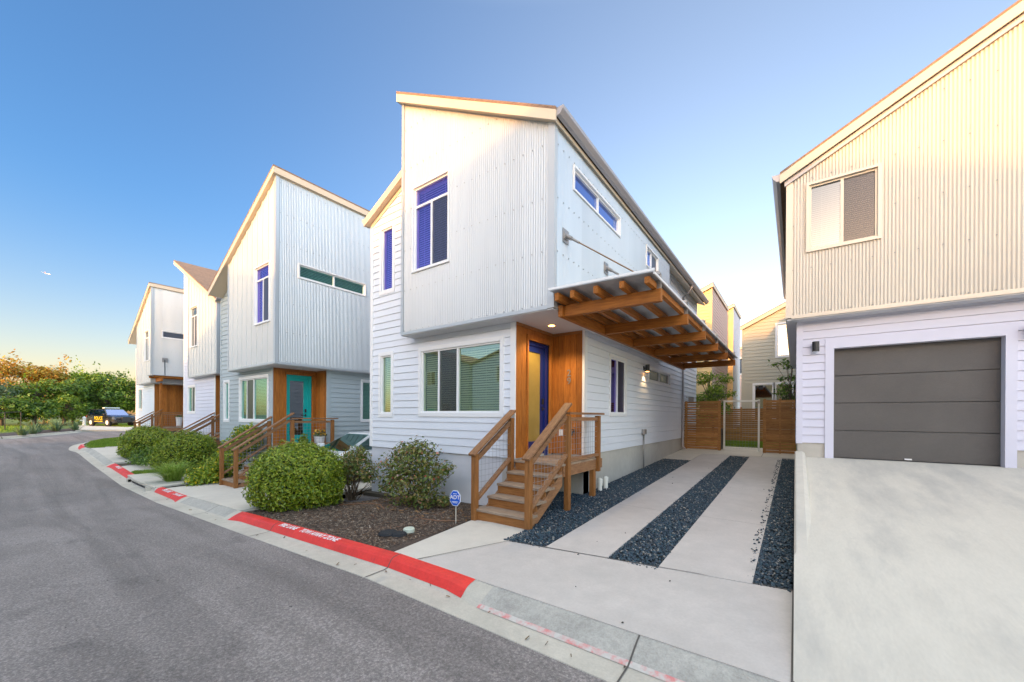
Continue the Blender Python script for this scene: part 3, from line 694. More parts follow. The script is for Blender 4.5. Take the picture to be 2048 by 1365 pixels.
# ------------------------------------------------------------------ ground
def poly_patch(name, pts, zf, m, skirt=.15, step=None, jitter=0, kind='structure', cat=None, label=None):
    bm = bmesh.new(); vs = [bm.verts.new((x, y, 0)) for x, y in pts]; bm.faces.new(vs)
    xs = [p[0] for p in pts]; ys = [p[1] for p in pts]
    cuts = [x for x in PX if min(xs) < x < max(xs)]
    if step:
        k = min(xs) + step
        while k < max(xs): cuts.append(k); k += step
    for x in cuts: bmesh.ops.bisect_plane(bm, geom=bm.verts[:] + bm.edges[:] + bm.faces[:], plane_co=(x, 0, 0), plane_no=(1, 0, 0))
    ycuts = [y for y in (4.5, 40) if min(ys) < y < max(ys)]
    if step:
        k = min(ys) + step
        while k < max(ys): ycuts.append(k); k += step
    for y in ycuts: bmesh.ops.bisect_plane(bm, geom=bm.verts[:] + bm.edges[:] + bm.faces[:], plane_co=(0, y, 0), plane_no=(0, 1, 0))
    for v in bm.verts:
        v.co.z = zf(v.co.x, v.co.y)
        if jitter and not v.is_boundary: v.co.z += random.uniform(-jitter, jitter)
    for f in bm.faces:
        if f.normal.z < 0: f.normal_flip()
    be = [e for e in bm.edges if e.is_boundary]
    if skirt:
        g = bmesh.ops.extrude_edge_only(bm, edges=be)
        for v in g['geom']:
            if isinstance(v, bmesh.types.BMVert): v.co.z -= skirt
    bmesh.ops.recalc_face_normals(bm, faces=bm.faces[:])
    me = bpy.data.meshes.new(name); bm.to_mesh(me); bm.free(); me.materials.append(m)
    o = bpy.data.objects.new(name, me); COL.objects.link(o); o['kind'] = kind
    if label: props(o, label, cat)
    return o

def asphalt_mat():
    m, nt, b = _nt('asphalt'); L = nt.links; _set(b, 'Roughness', .82)
    v = pos(nt)
    f1 = noise(nt, v, 48, 6, .8); r1 = ramp(nt, [(.28, (.072, .065, .062)), (.5, (.178, .158, .150)), (.70, (.40, .355, .335))]); L.new(f1, r1.inputs['Fac'])
    f2 = noise(nt, v, .45, 5, .6); r2 = ramp(nt, [(.3, (.84,) * 3), (.7, (1.12,) * 3)]); L.new(f2, r2.inputs['Fac'])
    cc = mixc(nt, 1.0, r1.outputs['Color'], r2.outputs['Color'], 'MULTIPLY')
    f3 = noise(nt, v, 1.3, 6, .7); r3 = ramp(nt, [(.58, (1, 1, 1)), (.74, (.66, .66, .67))]); L.new(f3, r3.inputs['Fac'])
    cc = mixc(nt, 1.0, cc, r3.outputs['Color'], 'MULTIPLY')
    # long pale wheel tracks along the street
    f4 = noise(nt, pos(nt, (.06, .8, 1)), 1.6, 4, .55, 1.2); r4 = ramp(nt, [(.36, (.84,) * 3), (.62, (1.20,) * 3)]); L.new(f4, r4.inputs['Fac'])
    cc = mixc(nt, 1.0, cc, r4.outputs['Color'], 'MULTIPLY')
    L.new(cc, b.inputs['Base Color'])
    bp = nt.nodes.new('ShaderNodeBump'); bp.inputs['Strength'].default_value = .55; bp.inputs['Distance'].default_value = .012
    L.new(f1, bp.inputs['Height']); L.new(bp.outputs['Normal'], b.inputs['Normal'])
    return m
poly_patch('road', [(-80, -9), (60, -9), (60, 60), (-80, 60)], lambda x, y: prof(x) - .135, asphalt_mat(), 0)
poly_patch('ground', [(-900, -900), (900, -900), (900, 900), (-900, 900)], lambda x, y: prof(x) - .6, SOIL, 0)
poly_patch('pavement', [(-80, -12), (60, -12), (60, -9), (-80, -9)], lambda x, y: prof(x), CONC, .2)
poly_patch('lawn', [(-80, -60), (60, -60), (60, -12), (-80, -12)], lambda x, y: prof(x) + .0, TURF, .2)
lawn_pts = [(-27.2, 3.14), (-28.5, 3.05), (-31.4, 3.5), (-33.8, 4.3), (-36.3, 5.8), (-37.2, 8), (-37.4, 12), (-37.4, 40), (-27.2, 40)]
poly_patch('lawn', lawn_pts, lambda x, y: prof(x) + .0, TURF, .1)
poly_patch('yard', [(-27.2, 3.13), (-9.1, 3.13), (-9.1, 60), (-27.2, 60)], lambda x, y: yard(x, y) - .06, SOIL, .1)
poly_patch('yard', [(-9.1, 5.9), (20, 5.9), (20, 60), (-9.1, 60)], lambda x, y: min(yard(x, y), drive(x, y)) - .09, SOIL, .1)
poly_patch('lawn', [(-9, 17.7), (4, 17.7), (4, 40), (-9, 40)], lambda x, y: drive(x, y) - .02, TURF, .1)
poly_patch('pavement', [(-4.15, 3.13), (-3.7, 3.13), (-3.2, 4.31), (-3.2, 5.0), (-4.42, 5.0)], lambda x, y: prof(x) + .0, CONC_L)
poly_patch('driveway', [(-3.69, 3.13), (-.005, 3.13), (-.005, 4.79), (-3.19, 4.32)], lambda x, y: .0 + .012 * (y - 3.13), CONC, .15)
poly_patch('driveway', [(-2.66, 4.41), (-1.85, 4.51), (-1.80, 15.3), (-2.69, 15.3)], drive, CONC, .1)
poly_patch('driveway', [(-1.26, 4.60), (-.35, 4.72), (-.33, 15.3), (-1.22, 15.3)], drive, CONC, .1)
poly_patch('driveway', [(-3.6, 13.5), (-2.70, 13.5), (-2.70, 15.31), (-.0, 15.31), (-.0, 18.2), (-3.6, 18.2)], lambda x, y: drive(x, y) + .002, CONC_L, .1)
def rdrive(x, y): return .92 * min(1, max(0, (y - 3.13) / 7.0)) ** 1.05
poly_patch('driveway', [(.0, 3.13), (7, 3.13), (7, 10.52), (.15, 10.52), (.15, 6), (.0, 5.2)], rdrive, RDRV, .25, step=.5)
m = MB()
ys = [4.8 + i * .3 for i in range(19)]
def kt(y): return rdrive(0, y) + .12 * max(0, min(1, (y - 5.6) / 2.6))
prev = None
for y in ys:
    k = kt(y); row = [(.0, y, -.1), (.0, y, k - .02), (.02, y, k), (.12, y, k), (.17, y, k - .03), (.20, y, rdrive(0, y) - .02)]
    if prev: 
        for i in range(5): m.quad(prev[i], prev[i + 1], row[i + 1], row[i])
    prev = row
m.add(prev, [(0, 1, 2, 3, 4, 5)])
o = m.build('retaining_kerb', CONC_L, None); props(o, 'low concrete retaining kerb between the gravel driveway and the sloped garage drive', 'kerb')
# expansion joints on the slabs
def joint(pts, zf, w=.012):
    m = MB()
    for (x0, y0), (x1, y1) in zip(pts, pts[1:]):
        n = max(1, int(math.hypot(x1 - x0, y1 - y0) / .4)); dx, dy = (y1 - y0), -(x1 - x0); l = math.hypot(dx, dy); dx *= w / 2 / l; dy *= w / 2 / l
        for i in range(n):
            a, b = i / n, (i + 1) / n; xa, ya, xb, yb = x0 + (x1 - x0) * a, y0 + (y1 - y0) * a, x0 + (x1 - x0) * b, y0 + (y1 - y0) * b
            m.quad((xa - dx, ya - dy, zf(xa, ya) + .004), (xa + dx, ya + dy, zf(xa, ya) + .004), (xb + dx, yb + dy, zf(xb, yb) + .004), (xb - dx, yb - dy, zf(xb, yb) + .004))
    o = m.build('driveway_joint', JOINT); o['kind'] = 'structure'
joint([(-.003, 3.13), (-.003, 4.8)], lambda x, y: .012 * (y - 3.13) + .001, .02)
joint([(-3.69, 3.13), (-3.19, 4.32), (-.0, 4.79)], lambda x, y: .012 * (y - 3.13) + .004, .014)
for y in (7.0, 9.6, 12.4):
    joint([(-2.67, y), (-1.84, y)], drive, .006); joint([(-1.25, y), (-.34, y)], drive, .006)
joint([(-.9, 15.31), (-.9, 18)], lambda x, y: drive(x, y) + .003, .01)
joint([(-3.6, 15.31), (-.0, 15.31)], lambda x, y: drive(x, y) + .003, .012)
poly_patch('gravel_bed', [(-3.20, 4.32), (-.0, 4.79), (-.0, 15.3), (-3.6, 15.3), (-3.6, 7.5), (-4.35, 7.5), (-4.35, 5.0), (-3.2, 5.0)], lambda x, y: drive(x, y) - .035, mat('gravel_base', (.035, .045, .052), .9, 0, [(50, .5, 1.6)], bump=(60, 1.0)), .1)
def stones(name, zones, per, size, m, zf):
    V = []; 
    for (x0, x1, y0, y1) in zones:
        n = int((x1 - x0) * (y1 - y0) * per); x = RNG.uniform(x0, x1, n); y = RNG.uniform(y0, y1, n)
        V.append(np.stack([x, y], 1))
    P = np.concatenate(V); n = len(P)
    z = np.array([zf(a, b) for a, b in P])
    base = np.array([[1, 0, 0], [-1, 0, 0], [0, 1, 0], [0, -1, 0], [0, 0, .7], [0, 0, -.7]], float)
    sc = size * RNG.uniform(.55, 1.4, (n, 1, 1)) * RNG.uniform(.6, 1.3, (n, 6, 1))
    a = RNG.uniform(0, 6.28, n); ca, sa = np.cos(a), np.sin(a)
    b = base[None] * sc; tl = RNG.uniform(-.6, .6, (n, 1))
    bx = b[..., 0] * ca[:, None] - b[..., 1] * sa[:, None]; by = b[..., 0] * sa[:, None] + b[..., 1] * ca[:, None]; bz = b[..., 2] + tl * bx
    v = np.stack([bx + P[:, :1], by + P[:, 1:2], bz + z[:, None] + RNG.uniform(-.004, .012, (n, 1))], -1).reshape(-1, 3)
    fc = np.array([[0, 2, 4], [2, 1, 4], [1, 3, 4], [3, 0, 4], [2, 0, 5], [1, 2, 5], [3, 1, 5], [0, 3, 5]])
    f = (np.arange(n)[:, None, None] * 6 + fc[None]).reshape(-1, 3)
    o = np_mesh(name, v, f, m); o['kind'] = 'stuff'; return o
GRAV = mat('gravel_stones', (.05, .06, .07), .7, island=[(.012, .022, .032), (.025, .05, .07), (.035, .08, .105), (.045, .06, .085), (.02, .04, .06), (.05, .09, .12), (.03, .045, .06), (.34, .32, .28)])
z1 = [(-3.30, -2.66, 4.36, 9), (-3.55, -2.66, 7.3, 13.5), (-4.2, -3.25, 5.3, 7.4), (-1.85, -1.25, 4.5, 15.25), (-.35, -.02, 4.75, 15.2), (-.42, -.3, 4.9, 15.0)]
stones('gravel', z1, 2000, .019, GRAV, lambda x, y: drive(x, y) - .022)
stones('gravel', [(-.44, -.36, 5.2, 15)], 190, .016, GRAV, lambda x, y: drive(x, y) + .006)
stones('gravel', [(-3.4, .0, 3.2, 15)], .9, .013, mat('stray_stones', (.05, .05, .05), .8, island=[(.02, .02, .02), (.08, .07, .06)]), lambda x, y: (drive(x, y) if y > 4.7 else .012 * (y - 3.1)) + .004)
# mulch bed
def mul(x, y): return prof(x) - .035 - .12 * max(0, min(1, (-7.2 - x) / 1.2)) * max(0, min(1, (y - 4.2) / 1.2)) + .012 * math.sin(3.1 * x + 1.3 * y) * math.sin(2.3 * y - x)
poly_patch('mulch_bed', [(-9.1, 3.13), (-4.16, 3.13), (-4.42, 4.95), (-4.36, 6.1), (-9.1, 6.1)], mul, mat('mulch_base', (.085, .06, .045), .95, 0, [(8, .7, 1.15), (60, .55, 1.5)], bump=(45, 1.0)), .1, step=.22, jitter=.012)
def chips(name, zones, per, m, zf, ln=.035):
    P = np.concatenate([np.stack([RNG.uniform(a, b, int((b - a) * (d - c) * per)), RNG.uniform(c, d, int((b - a) * (d - c) * per))], 1) for a, b, c, d in zones]); n = len(P)
    z = np.array([zf(a, b) for a, b in P]) + .006
    l = ln * RNG.uniform(.4, 1.4, n); w = l * RNG.uniform(.15, .4, n); a = RNG.uniform(0, 6.28, n); tl = RNG.uniform(-.35, .35, n); tw = RNG.uniform(-.5, .5, n)
    ca, sa = np.cos(a), np.sin(a); C = np.array([[-1, -1], [1, -1], [1, 1], [-1, 1]])
    lx = C[None, :, 0] * l[:, None] / 2; ly = C[None, :, 1] * w[:, None] / 2
    v = np.stack([P[:, :1] + lx * ca[:, None] - ly * sa[:, None], P[:, 1:] + lx * sa[:, None] + ly * ca[:, None], z[:, None] + lx * tl[:, None] + ly * tw[:, None] + .006], -1).reshape(-1, 3)
    o = np_mesh(name, v, np.arange(4 * n).reshape(-1, 4), m); o['kind'] = 'stuff'
CHIP = mat('mulch_chips', (.1, .07, .05), .9, island=[(.045, .030, .022), (.11, .072, .05), (.17, .115, .075), (.23, .175, .13), (.08, .052, .036), (.14, .07, .032), (.34, .29, .23)])
chips('mulch', [(-9.05, -4.45, 3.16, 6.0)], 1900, CHIP, mul)
chips('leaf_litter', [(-9.0, -4.5, 4.6, 6.0)], 60, mat('dry_leaves', (.2, .1, .04), .8, island=[(.22, .10, .03), (.30, .16, .06), (.15, .07, .03)]), mul, .07)
# neighbours' slabs and beds along the street
poly_patch('driveway', [(-12.9, 3.13), (-9.1, 3.13), (-9.1, 24), (-12.9, 24)], lambda x, y: prof(x) + .02 * max(0, y - 4), CONC_L, .2, step=1.2)
poly_patch('pavement', [(-14.5, 3.13), (-12.91, 3.13), (-12.91, 4.35), (-14.5, 4.35)], lambda x, y: prof(x) + .0, CONC_L)
poly_patch('gravel_bed', [(-14.2, 4.36), (-12.91, 4.36), (-12.91, 8), (-14.2, 8)], lambda x, y: prof(x) - .01, mat('dark_gravel', (.06, .065, .07), .9, 0, [(40, .5, 1.5)], bump=(50, .8)), .1)
poly_patch('pavement', [(-18.3, 2.96), (-14.9, 2.96), (-15.2, 4.3), (-18.2, 4.3)], lambda x, y: prof(x) + .006, CONC_L, .045)
poly_patch('pavement', [(-20.5, 3.13), (-18.95, 3.13), (-18.95, 4.9), (-21.5, 4.9)], lambda x, y: prof(x) + .0, CONC_L)
poly_patch('lawn', [(-18.93, 3.13), (-18.32, 3.13), (-18.2, 5.2), (-18.93, 5.2)], lambda x, y: prof(x) - .0, TURF, .1)
poly_patch('driveway', [(-27.19, 3.13), (-21.7, 3.13), (-21.9, 6.2), (-24.6, 6.3), (-27.19, 16)], lambda x, y: prof(x) + .01 * max(0, y - 4), CONC_L, .2)
poly_patch('driveway', [(-30.4, 4.5), (-27.19, 3.6), (-27.19, 22), (-30.2, 22)], lambda x, y: prof(x) + .02, CONC_L, .2)

# kerb with rolled face and gutter pan, swept along the yard edge
def kerb_path():
    pts = [(40 - i * .25, 3.13) for i in range(int((40 + 27.0) / .25) + 1)]
    ctrl = [(-27.0, 3.13), (-28.5, 3.05), (-31.4, 3.5), (-33.8, 4.3), (-36.3, 5.8), (-37.2, 8), (-37.4, 12), (-37.4, 40)]
    for i in range(len(ctrl) - 1):
        p0, p1, p2, p3 = [Vector(ctrl[max(0, min(len(ctrl) - 1, i + k))]) for k in (-1, 0, 1, 2)]
        for k in range(1, 13):
            u = k / 12; pts.append(tuple(.5 * ((2 * p1) + (-p0 + p2) * u + (2 * p0 - 5 * p1 + 4 * p2 - p3) * u * u + (-p0 + 3 * p1 - 3 * p2 + p3) * u ** 3)))
    return [Vector(p) for p in pts]
KP = kerb_path()
REDS = [(-8.95, -2.75), (-14.8, -12.55), (-21.4, -18.2), (-29.6, -27.9)]
LOW = [(-2.5, 60), (-12.4, -9.05), (-27.6, -21.6)]
def kh(x):
    h = 1.0
    for a, b in LOW:
        if a <= x <= b: h = min(h, .35)
        d = min(abs(x - a), abs(x - b)) if not (a <= x <= b) else 0
        h = min(h, .35 + .65 * min(1, d / .45))
    return h
PR = [(0, 0), (.06, -.002), (.11, -.012), (.145, -.035), (.175, -.08), (.195, -.114), (.25, -.124), (.50, -.128), (.515, -.17)]
PL = [(0, 0), (.06, -.02), (.12, -.045), (.17, -.07), (.22, -.095), (.27, -.116), (.30, -.124), (.50, -.128), (.515, -.17)]
def kerb_strip(mb, i0, i1, sel, lift=0.0):
    prev = None
    for i in range(i0, i1 + 1):
        p = KP[i]; d = (KP[min(i + 1, len(KP) - 1)] - KP[max(i - 1, 0)]).normalized(); nrm = Vector((-d.y, d.x))
        if nrm.y > 0 and abs(d.x) > .5: nrm = -nrm
        if abs(d.x) <= .5 and nrm.x > 0: nrm = -nrm
        h = kh(p.x); row = []
        for k in sel:
            b = (h - .35) / .65; o = PR[k][0] * b + PL[k][0] * (1 - b); zz = PR[k][1] * b + (PL[k][1] - .012) * (1 - b) if k < 6 else PR[k][1]; zz = max(zz, -.126) if k < 6 else zz
            q = p + nrm * o; row.append((q.x, q.y, prof(q.x) + zz + lift))
        if prev:
            for a in range(len(row) - 1): mb.quad(prev[a], prev[a + 1], row[a + 1], row[a])
        prev = row
def idx(x): return min(range(len(KP)), key=lambda i: abs(KP[i].x - x) + (0 if KP[i].y < 4.6 else 9))
m = MB(); IA, IB = idx(-15.3), idx(-17.6)
kerb_strip(m, 0, IA, range(9)); kerb_strip(m, IB, len(KP) - 1, range(9)); kerb_strip(m, IA, IB, range(5, 9))
kb = m.build('kerb', KERB, None, smooth=True); props(kb, None, None, None, 'structure')
KERB_D = mat('grey_rolled_kerb', (.46, .44, .395), .9, 0, [(2.5, .82, 1.08), (24, .85, 1.05), (70, .85, 1.05)], bump=(60, .4), stain=(3.2, .55, .75, (.50, .48, .43)))
for a_, b_ in ((-2.45, 30), (-12.3, -9.15), (-27.4, -21.7)):
    m = MB(); kerb_strip(m, idx(b_), idx(a_), range(0, 5), .003); o = m.build('rolled_kerb', KERB_D, None, smooth=True); o['kind'] = 'structure'
m = MB()
for x in [-1.05 + 3.05 * k for k in range(-12, 8)]:
    if -17.8 < x < -15 or x < -26: continue
    for dx in (-.007, .007): pass
    i = idx(x); x = KP[i].x; row = []
    tmp = MB(); kerb_strip(tmp, i, i + 1, range(0, 8), .007)
    for q in range(0, len(tmp.v), 4):
        p0, p1 = Vector(tmp.v[q]), Vector(tmp.v[q + 1]); e = Vector((.007, 0, 0)); m.quad(p0 - e, p1 - e, p1 + e, p0 + e)
o = m.build('kerb_joint', JOINT); o['kind'] = 'structure'
# storm drain slot under the slab
m = MB(); z0 = prof(-16.5)
m.box(-17.6, -15.3, 2.86, 3.6, z0 - .45, z0 - .40); m.box(-17.6, -15.3, 3.55, 3.6, z0 - .45, z0 - .02); m.box(-17.62, -17.6, 2.86, 3.6, z0 - .45, z0 - .02); m.box(-15.3, -15.28, 2.86, 3.6, z0 - .45, z0 - .02)
dr = m.build('storm_drain', DARK); props(dr, 'long dark storm drain opening in the red kerb before the pale slab', 'storm drain')
m = MB(); m.box(-17.72, -17.6, 2.84, 3.15, z0 - .2, z0 + .002); m.box(-15.3, -15.18, 2.84, 3.15, z0 - .2, z0 + .002); m.box(-17.6, -15.3, 2.93, 3.0, z0 - .05, z0 + .0); m.build('drain_edge', KERB, dr)
lab = ['long red painted kerb before the mulch bed, lettered in white', 'short red painted kerb between the drain and the white drive', 'red painted kerb beyond the storm drain', 'far red painted kerb at the corner lawn']
RK = []
for (a, b), lb in zip(REDS, lab):
    m = MB(); kerb_strip(m, idx(b), idx(a), range(0, 6), .005); o = m.build('red_kerb', RED, None, smooth=True); props(o, lb, 'painted kerb', 'red painted kerb stretches', 'structure'); RK.append(o)
m = MB(); kerb_strip(m, idx(1.6), idx(-2.5), [4, 5], .006)
o = m.build('worn_paint_line', mat('faded_red_line', (.53, .50, .46), .85, 0, [(20, .9, 1.05)], stain=(9, .46, .62, (.60, .22, .21)))); o['kind'] = 'structure'
def kerb_text(body, xc, sz, par):
    zc = prof(xc); sl = (prof(xc + .5) - prof(xc - .5))
    text('lettering', body, sz, (xc, 3.13 - .092, zc - .0005), (1, 0, sl), (0, .10, .018), PAINTW, par, ext=.0015, shear=.15, sx=.92)
kerb_text('FIRE LANE    TOW AWAY ZONE', -6.2, .135, RK[0])
kerb_text('FIRE LANE', -13.95, .15, RK[1]); kerb_text('TOW AWAY', -13.0, .13, RK[1])
kerb_text('FIRE LANE', -20.3, .15, RK[2]); kerb_text('FIRE LANE', -28.8, .13, RK[3])

P_ = []
def gut(x, y): return prof(x) - .122
chips('gutter_litter', [(-26, 1.5, 2.66, 2.93)], 7, mat('litter', (.1, .07, .05), .9, island=[(.06, .05, .045), (.14, .10, .06), (.20, .13, .06), (.05, .05, .05)]), gut, .045)
chips('road_grit', [(-14, 1.2, .3, 2.6)], 5, mat('grit', (.1, .1, .1), .9, island=[(.04, .04, .04), (.10, .09, .08), (.30, .28, .26)]), lambda x, y: prof(x) - .137, .025)
# far verge across the bend
V1 = [(-33, -12), (-36, -6), (-41.5, .75), (-44.5, 2.1), (-47.4, 3.5), (-50.5, 5.2), (-50, 7.2), (-48.5, 12), (-47, 40)]
poly_patch('verge', V1 + [(-120, 60), (-130, 10), (-110, -40), (-60, -60), (-34, -40)], lambda x, y: prof(x) + .0, TURF, .2)
m = MB(); 
for (a, b), (c, d) in zip(V1, V1[1:]):
    dx, dy = c - a, d - b; l = math.hypot(dx, dy); nx, ny = dy / l, -dx / l
    n = max(1, int(l / 1.0))
    for i in range(n):
        u, w = i / n, (i + 1) / n; P0 = (a + dx * u, b + dy * u); P1 = (a + dx * w, b + dy * w)
        for (o0, z0), (o1, z1_) in (((-.15, .01), (.1, .01)), ((.1, .01), (.14, -.12)), ((.14, -.12), (.55, -.128))):
            m.quad((P0[0] + nx * o0, P0[1] + ny * o0, prof(P0[0]) + z0), (P1[0] + nx * o0, P1[1] + ny * o0, prof(P1[0]) + z0), (P1[0] + nx * o1, P1[1] + ny * o1, prof(P1[0]) + z1_), (P0[0] + nx * o1, P0[1] + ny * o1, prof(P0[0]) + z1_))
o = m.build('kerb', KERB); o['kind'] = 'structure'
poly_patch('driveway', [(-50.3, 5.0), (-49.8, 7.4), (-49, 10.5), (-66, 13), (-66, 6.6)], lambda x, y: prof(x) + .02, CONC_L, .05)
poly_patch('mulch_bed', [(-41.8, .75), (-44.7, 2.2), (-47.6, 3.6), (-49.5, 4.8), (-53, 5.0), (-50, 2.2), (-46, .2)], lambda x, y: prof(x) + .02, mat('dark_mulch', (.05, .045, .05), .95, 0, [(9, .6, 1.3)], bump=(30, .8)), .05)
poly_patch('path', [(-46, .0), (-60, -2.6), (-60, -3.4), (-46, -.8)], lambda x, y: prof(x) + .02, CONC_L, .05)

# ------------------------------------------------------------------ vegetation
def leaves(P, N, size, asp=.55, tilt=.6):
    """one folded diamond per point, facing roughly along N"""
    n = len(P); N = N + RNG.normal(0, tilt, (n, 3)); N /= np.linalg.norm(N, axis=1, keepdims=True) + 1e-9
    A = RNG.normal(0, 1, (n, 3)); A -= N * (A * N).sum(1, keepdims=True); A /= np.linalg.norm(A, axis=1, keepdims=True) + 1e-9
    B = np.cross(N, A); s = size * RNG.uniform(.6, 1.35, (n, 1))
    q = np.stack([P - A * s, P + B * s * asp + N * s * .12, P + A * s, P - B * s * asp + N * s * .12], 1).reshape(-1, 3)
    return q, np.arange(4 * n).reshape(-1, 4)
def foliage(name, P, N, size, m, parent=None, asp=.55, tilt=.6):
    v, f = leaves(P, N, size, asp, tilt); return np_mesh(name, v, f, m, parent)
def shell(c, r, n, bump=.1, inner=.78, fz=-.75):
    d = RNG.normal(0, 1, (int(n * 1.7), 3)); d /= np.linalg.norm(d, axis=1, keepdims=True); d = d[d[:, 2] > fz][:n]
    ph = 1 + bump * (np.sin(d[:, 0] * 7 + 1) * np.sin(d[:, 1] * 6 + 2) * .6 + np.sin(d[:, 2] * 9 + d[:, 0] * 5) * .5)
    ph = ph + bump * .5 * np.sin(d[:, 0] * 17 + 3) * np.sin(d[:, 1] * 15 + d[:, 2] * 13)
    rad = RNG.uniform(inner, 1.0, (len(d), 1)) ** .6 * ph[:, None]
    q = d.copy(); lo = d[:, 2] < 0; hz = np.sqrt(np.maximum(1e-6, 1 - d[lo, 2] ** 2)); k = np.maximum(0, 1 - np.abs(d[lo, 2]) ** 4) ** .25 / hz
    q[lo, 0] *= k; q[lo, 1] *= k
    P = np.array(c) + q * rad * np.array(r); return P, d
LEAF_BOX = mat('boxwood_leaves', (.1, .16, .02), .45, island=[(.06, .12, .010), (.13, .21, .014), (.20, .30, .018), (.29, .38, .025), (.38, .40, .03), (.13, .19, .016)], trans=.25)
LEAF_ROSE = mat('rose_leaves', (.1, .1, .03), .45, island=[(.05, .09, .018), (.10, .16, .025), (.17, .22, .04), (.26, .27, .07), (.32, .20, .07), (.08, .13, .02)], trans=.25)
LEAF_YEL = mat('yellow_green_leaves', (.1, .2, .02), .5, island=[(.07, .15, .01), (.16, .27, .015), (.28, .38, .02), (.42, .43, .03)], trans=.3)  # yellow-green tones picked per leaf
LEAF_DK = mat('dark_leaves', (.04, .09, .02), .5, island=[(.03, .075, .012), (.07, .15, .018), (.12, .22, .02), (.19, .28, .03)], trans=.3)
LEAF_MID = mat('mid_leaves', (.1, .2, .02), .5, island=[(.05, .11, .010), (.10, .19, .016), (.18, .28, .02), (.26, .34, .03)], trans=.3)
LEAF_OR = mat('sunlit_orange_leaves', (.4, .2, .02), .5, island=[(.20, .19, .02), (.42, .22, .02), (.60, .25, .025), (.55, .36, .04), (.30, .28, .03)], trans=.3)  # orange of the low sun put into the leaf colours
LEAF_GRY = mat('grey_green_leaves', (.1, .15, .08), .5, island=[(.06, .10, .05), (.09, .15, .07), (.13, .19, .09)], trans=.25)
YEL = mat('yellow_petals', (.75, .5, .02), .5, island=[(.72, .46, .01), (.8, .6, .04)], trans=.2)
REDP = mat('rose_petals', (.5, .08, .05), .5, island=[(.5, .06, .05), (.6, .2, .12), (.65, .5, .45)], trans=.2)
BARK = mat('bark', (.13, .10, .075), .9, 0, [(12, .6, 1.2)], bump=(25, .6), stretch=(1, 1, .3))
TWIG = mat('twigs_and_shade_core', (.12, .08, .05), .9)
CORE = mat('painted_shade_core', (.02, .03, .01), .95, 0, [(20, .6, 1.4)])  # near-black colour paints the shade inside a bush
def ellipsoid(mb, c, r, n=14):
    vs = []; fs = []
    for i in range(n + 1):
        th = math.pi * i / n
        for k in range(2 * n):
            ph = math.pi * k / n; vs.append((c[0] + r[0] * math.sin(th) * math.cos(ph), c[1] + r[1] * math.sin(th) * math.sin(ph), c[2] + r[2] * math.cos(th)))
    for i in range(n):
        for k in range(2 * n): k2 = (k + 1) % (2 * n); fs.append((i * 2 * n + k, (i + 1) * 2 * n + k, (i + 1) * 2 * n + k2, i * 2 * n + k2))
    mb.add(vs, fs)
def round_bush(label, x, y, zg, rx, ry, h, n, sz, m=None):
    t = thing('round_bush', label, 'bush', (x, y, zg), 0, 'clipped round bushes along the kerb'); c = (x, y, zg + h * .46)
    P, d = shell(c, (rx, ry, h * .54), n, .06, .66, -.9); foliage('foliage', P, d, sz, m or LEAF_BOX, t, .5, .65)
    P, d = shell(c, (rx * 1.02, ry * 1.02, h * .56), n // 7, .12, .95, -.6); foliage('new_shoots', P, d + np.array([0, 0, .8]), sz * 1.2, LEAF_BOX, t, .35, .7)
    mb = MB(); ellipsoid(mb, c, (rx * .74, ry * .74, h * .42)); mb.build('twigs_and_shade_core', CORE, t, smooth=True)  # solid dark core in place of the bush's shaded inside
round_bush('large clipped round green bush at the left of the mulch bed', -8.82, 4.12, -.24, .98, .90, 1.36, 20000, .030)
round_bush('clipped round bush beside the tall ornamental grass', -18.3, 4.55, -.36, 1.0, .95, 1.44, 12000, .036)
round_bush('farthest clipped round bush, by the stairs of the brown roofed house', -22.7, 4.3, -.18, 1.05, .9, 1.36, 10000, .04)
def loose_bush(name, label, cat, x, y, zg, blobs, n, sz, lm, stems=10, fl=None, nf=0, fs=.03, group=None, spread=1.0):
    """blobs: (dx,dy,dz,r) clumps of leaves carried on stems from the ground"""
    t = thing(name, label, cat, (x, y, zg), 0, group); Ps = []; Ns = []; mb = MB()
    tot = sum(b[3] ** 2 for b in blobs)
    for (dx, dy, dz, r) in blobs:
        k = int(n * r * r / tot); c = np.array([x + dx, y + dy, zg + dz])
        d = RNG.normal(0, 1, (k, 3)); d /= np.linalg.norm(d, axis=1, keepdims=True)
        P = c + d * r * (RNG.uniform(.15, 1, (k, 1)) ** .5) * (1 + .25 * RNG.normal(0, 1, (k, 1)) * .5)
        Ps.append(P); Ns.append(d + np.array([0, 0, .5]))
        for q in range(max(1, stems // len(blobs))):
            a = Vector((x + random.uniform(-.12, .12), y + random.uniform(-.08, .08), zg)); e = Vector(c) + Vector((random.uniform(-r, r), random.uniform(-r, r), random.uniform(-.3, r))) * .8
            mid = (a + e) / 2 + Vector((random.uniform(-.08, .08), random.uniform(-.08, .08), .05)); mb.tube([a, mid, e], [.012, .008, .003], 5)
    P = np.concatenate(Ps); N = np.concatenate(Ns); ok = P[:, 2] > zg + .01; P, N = P[ok], N[ok]
    foliage('foliage', P, N, sz, lm, t, .5, .7); mb.build('stem', TWIG, t)
    if fl is not None:
        i = RNG.choice(len(P), nf); Q = P[i] + N[i] / np.linalg.norm(N[i], axis=1, keepdims=True) * sz * .8; foliage('flowers', Q, N[i], fs, fl, t, .9, .5)['kind'] = 'stuff'
    return t
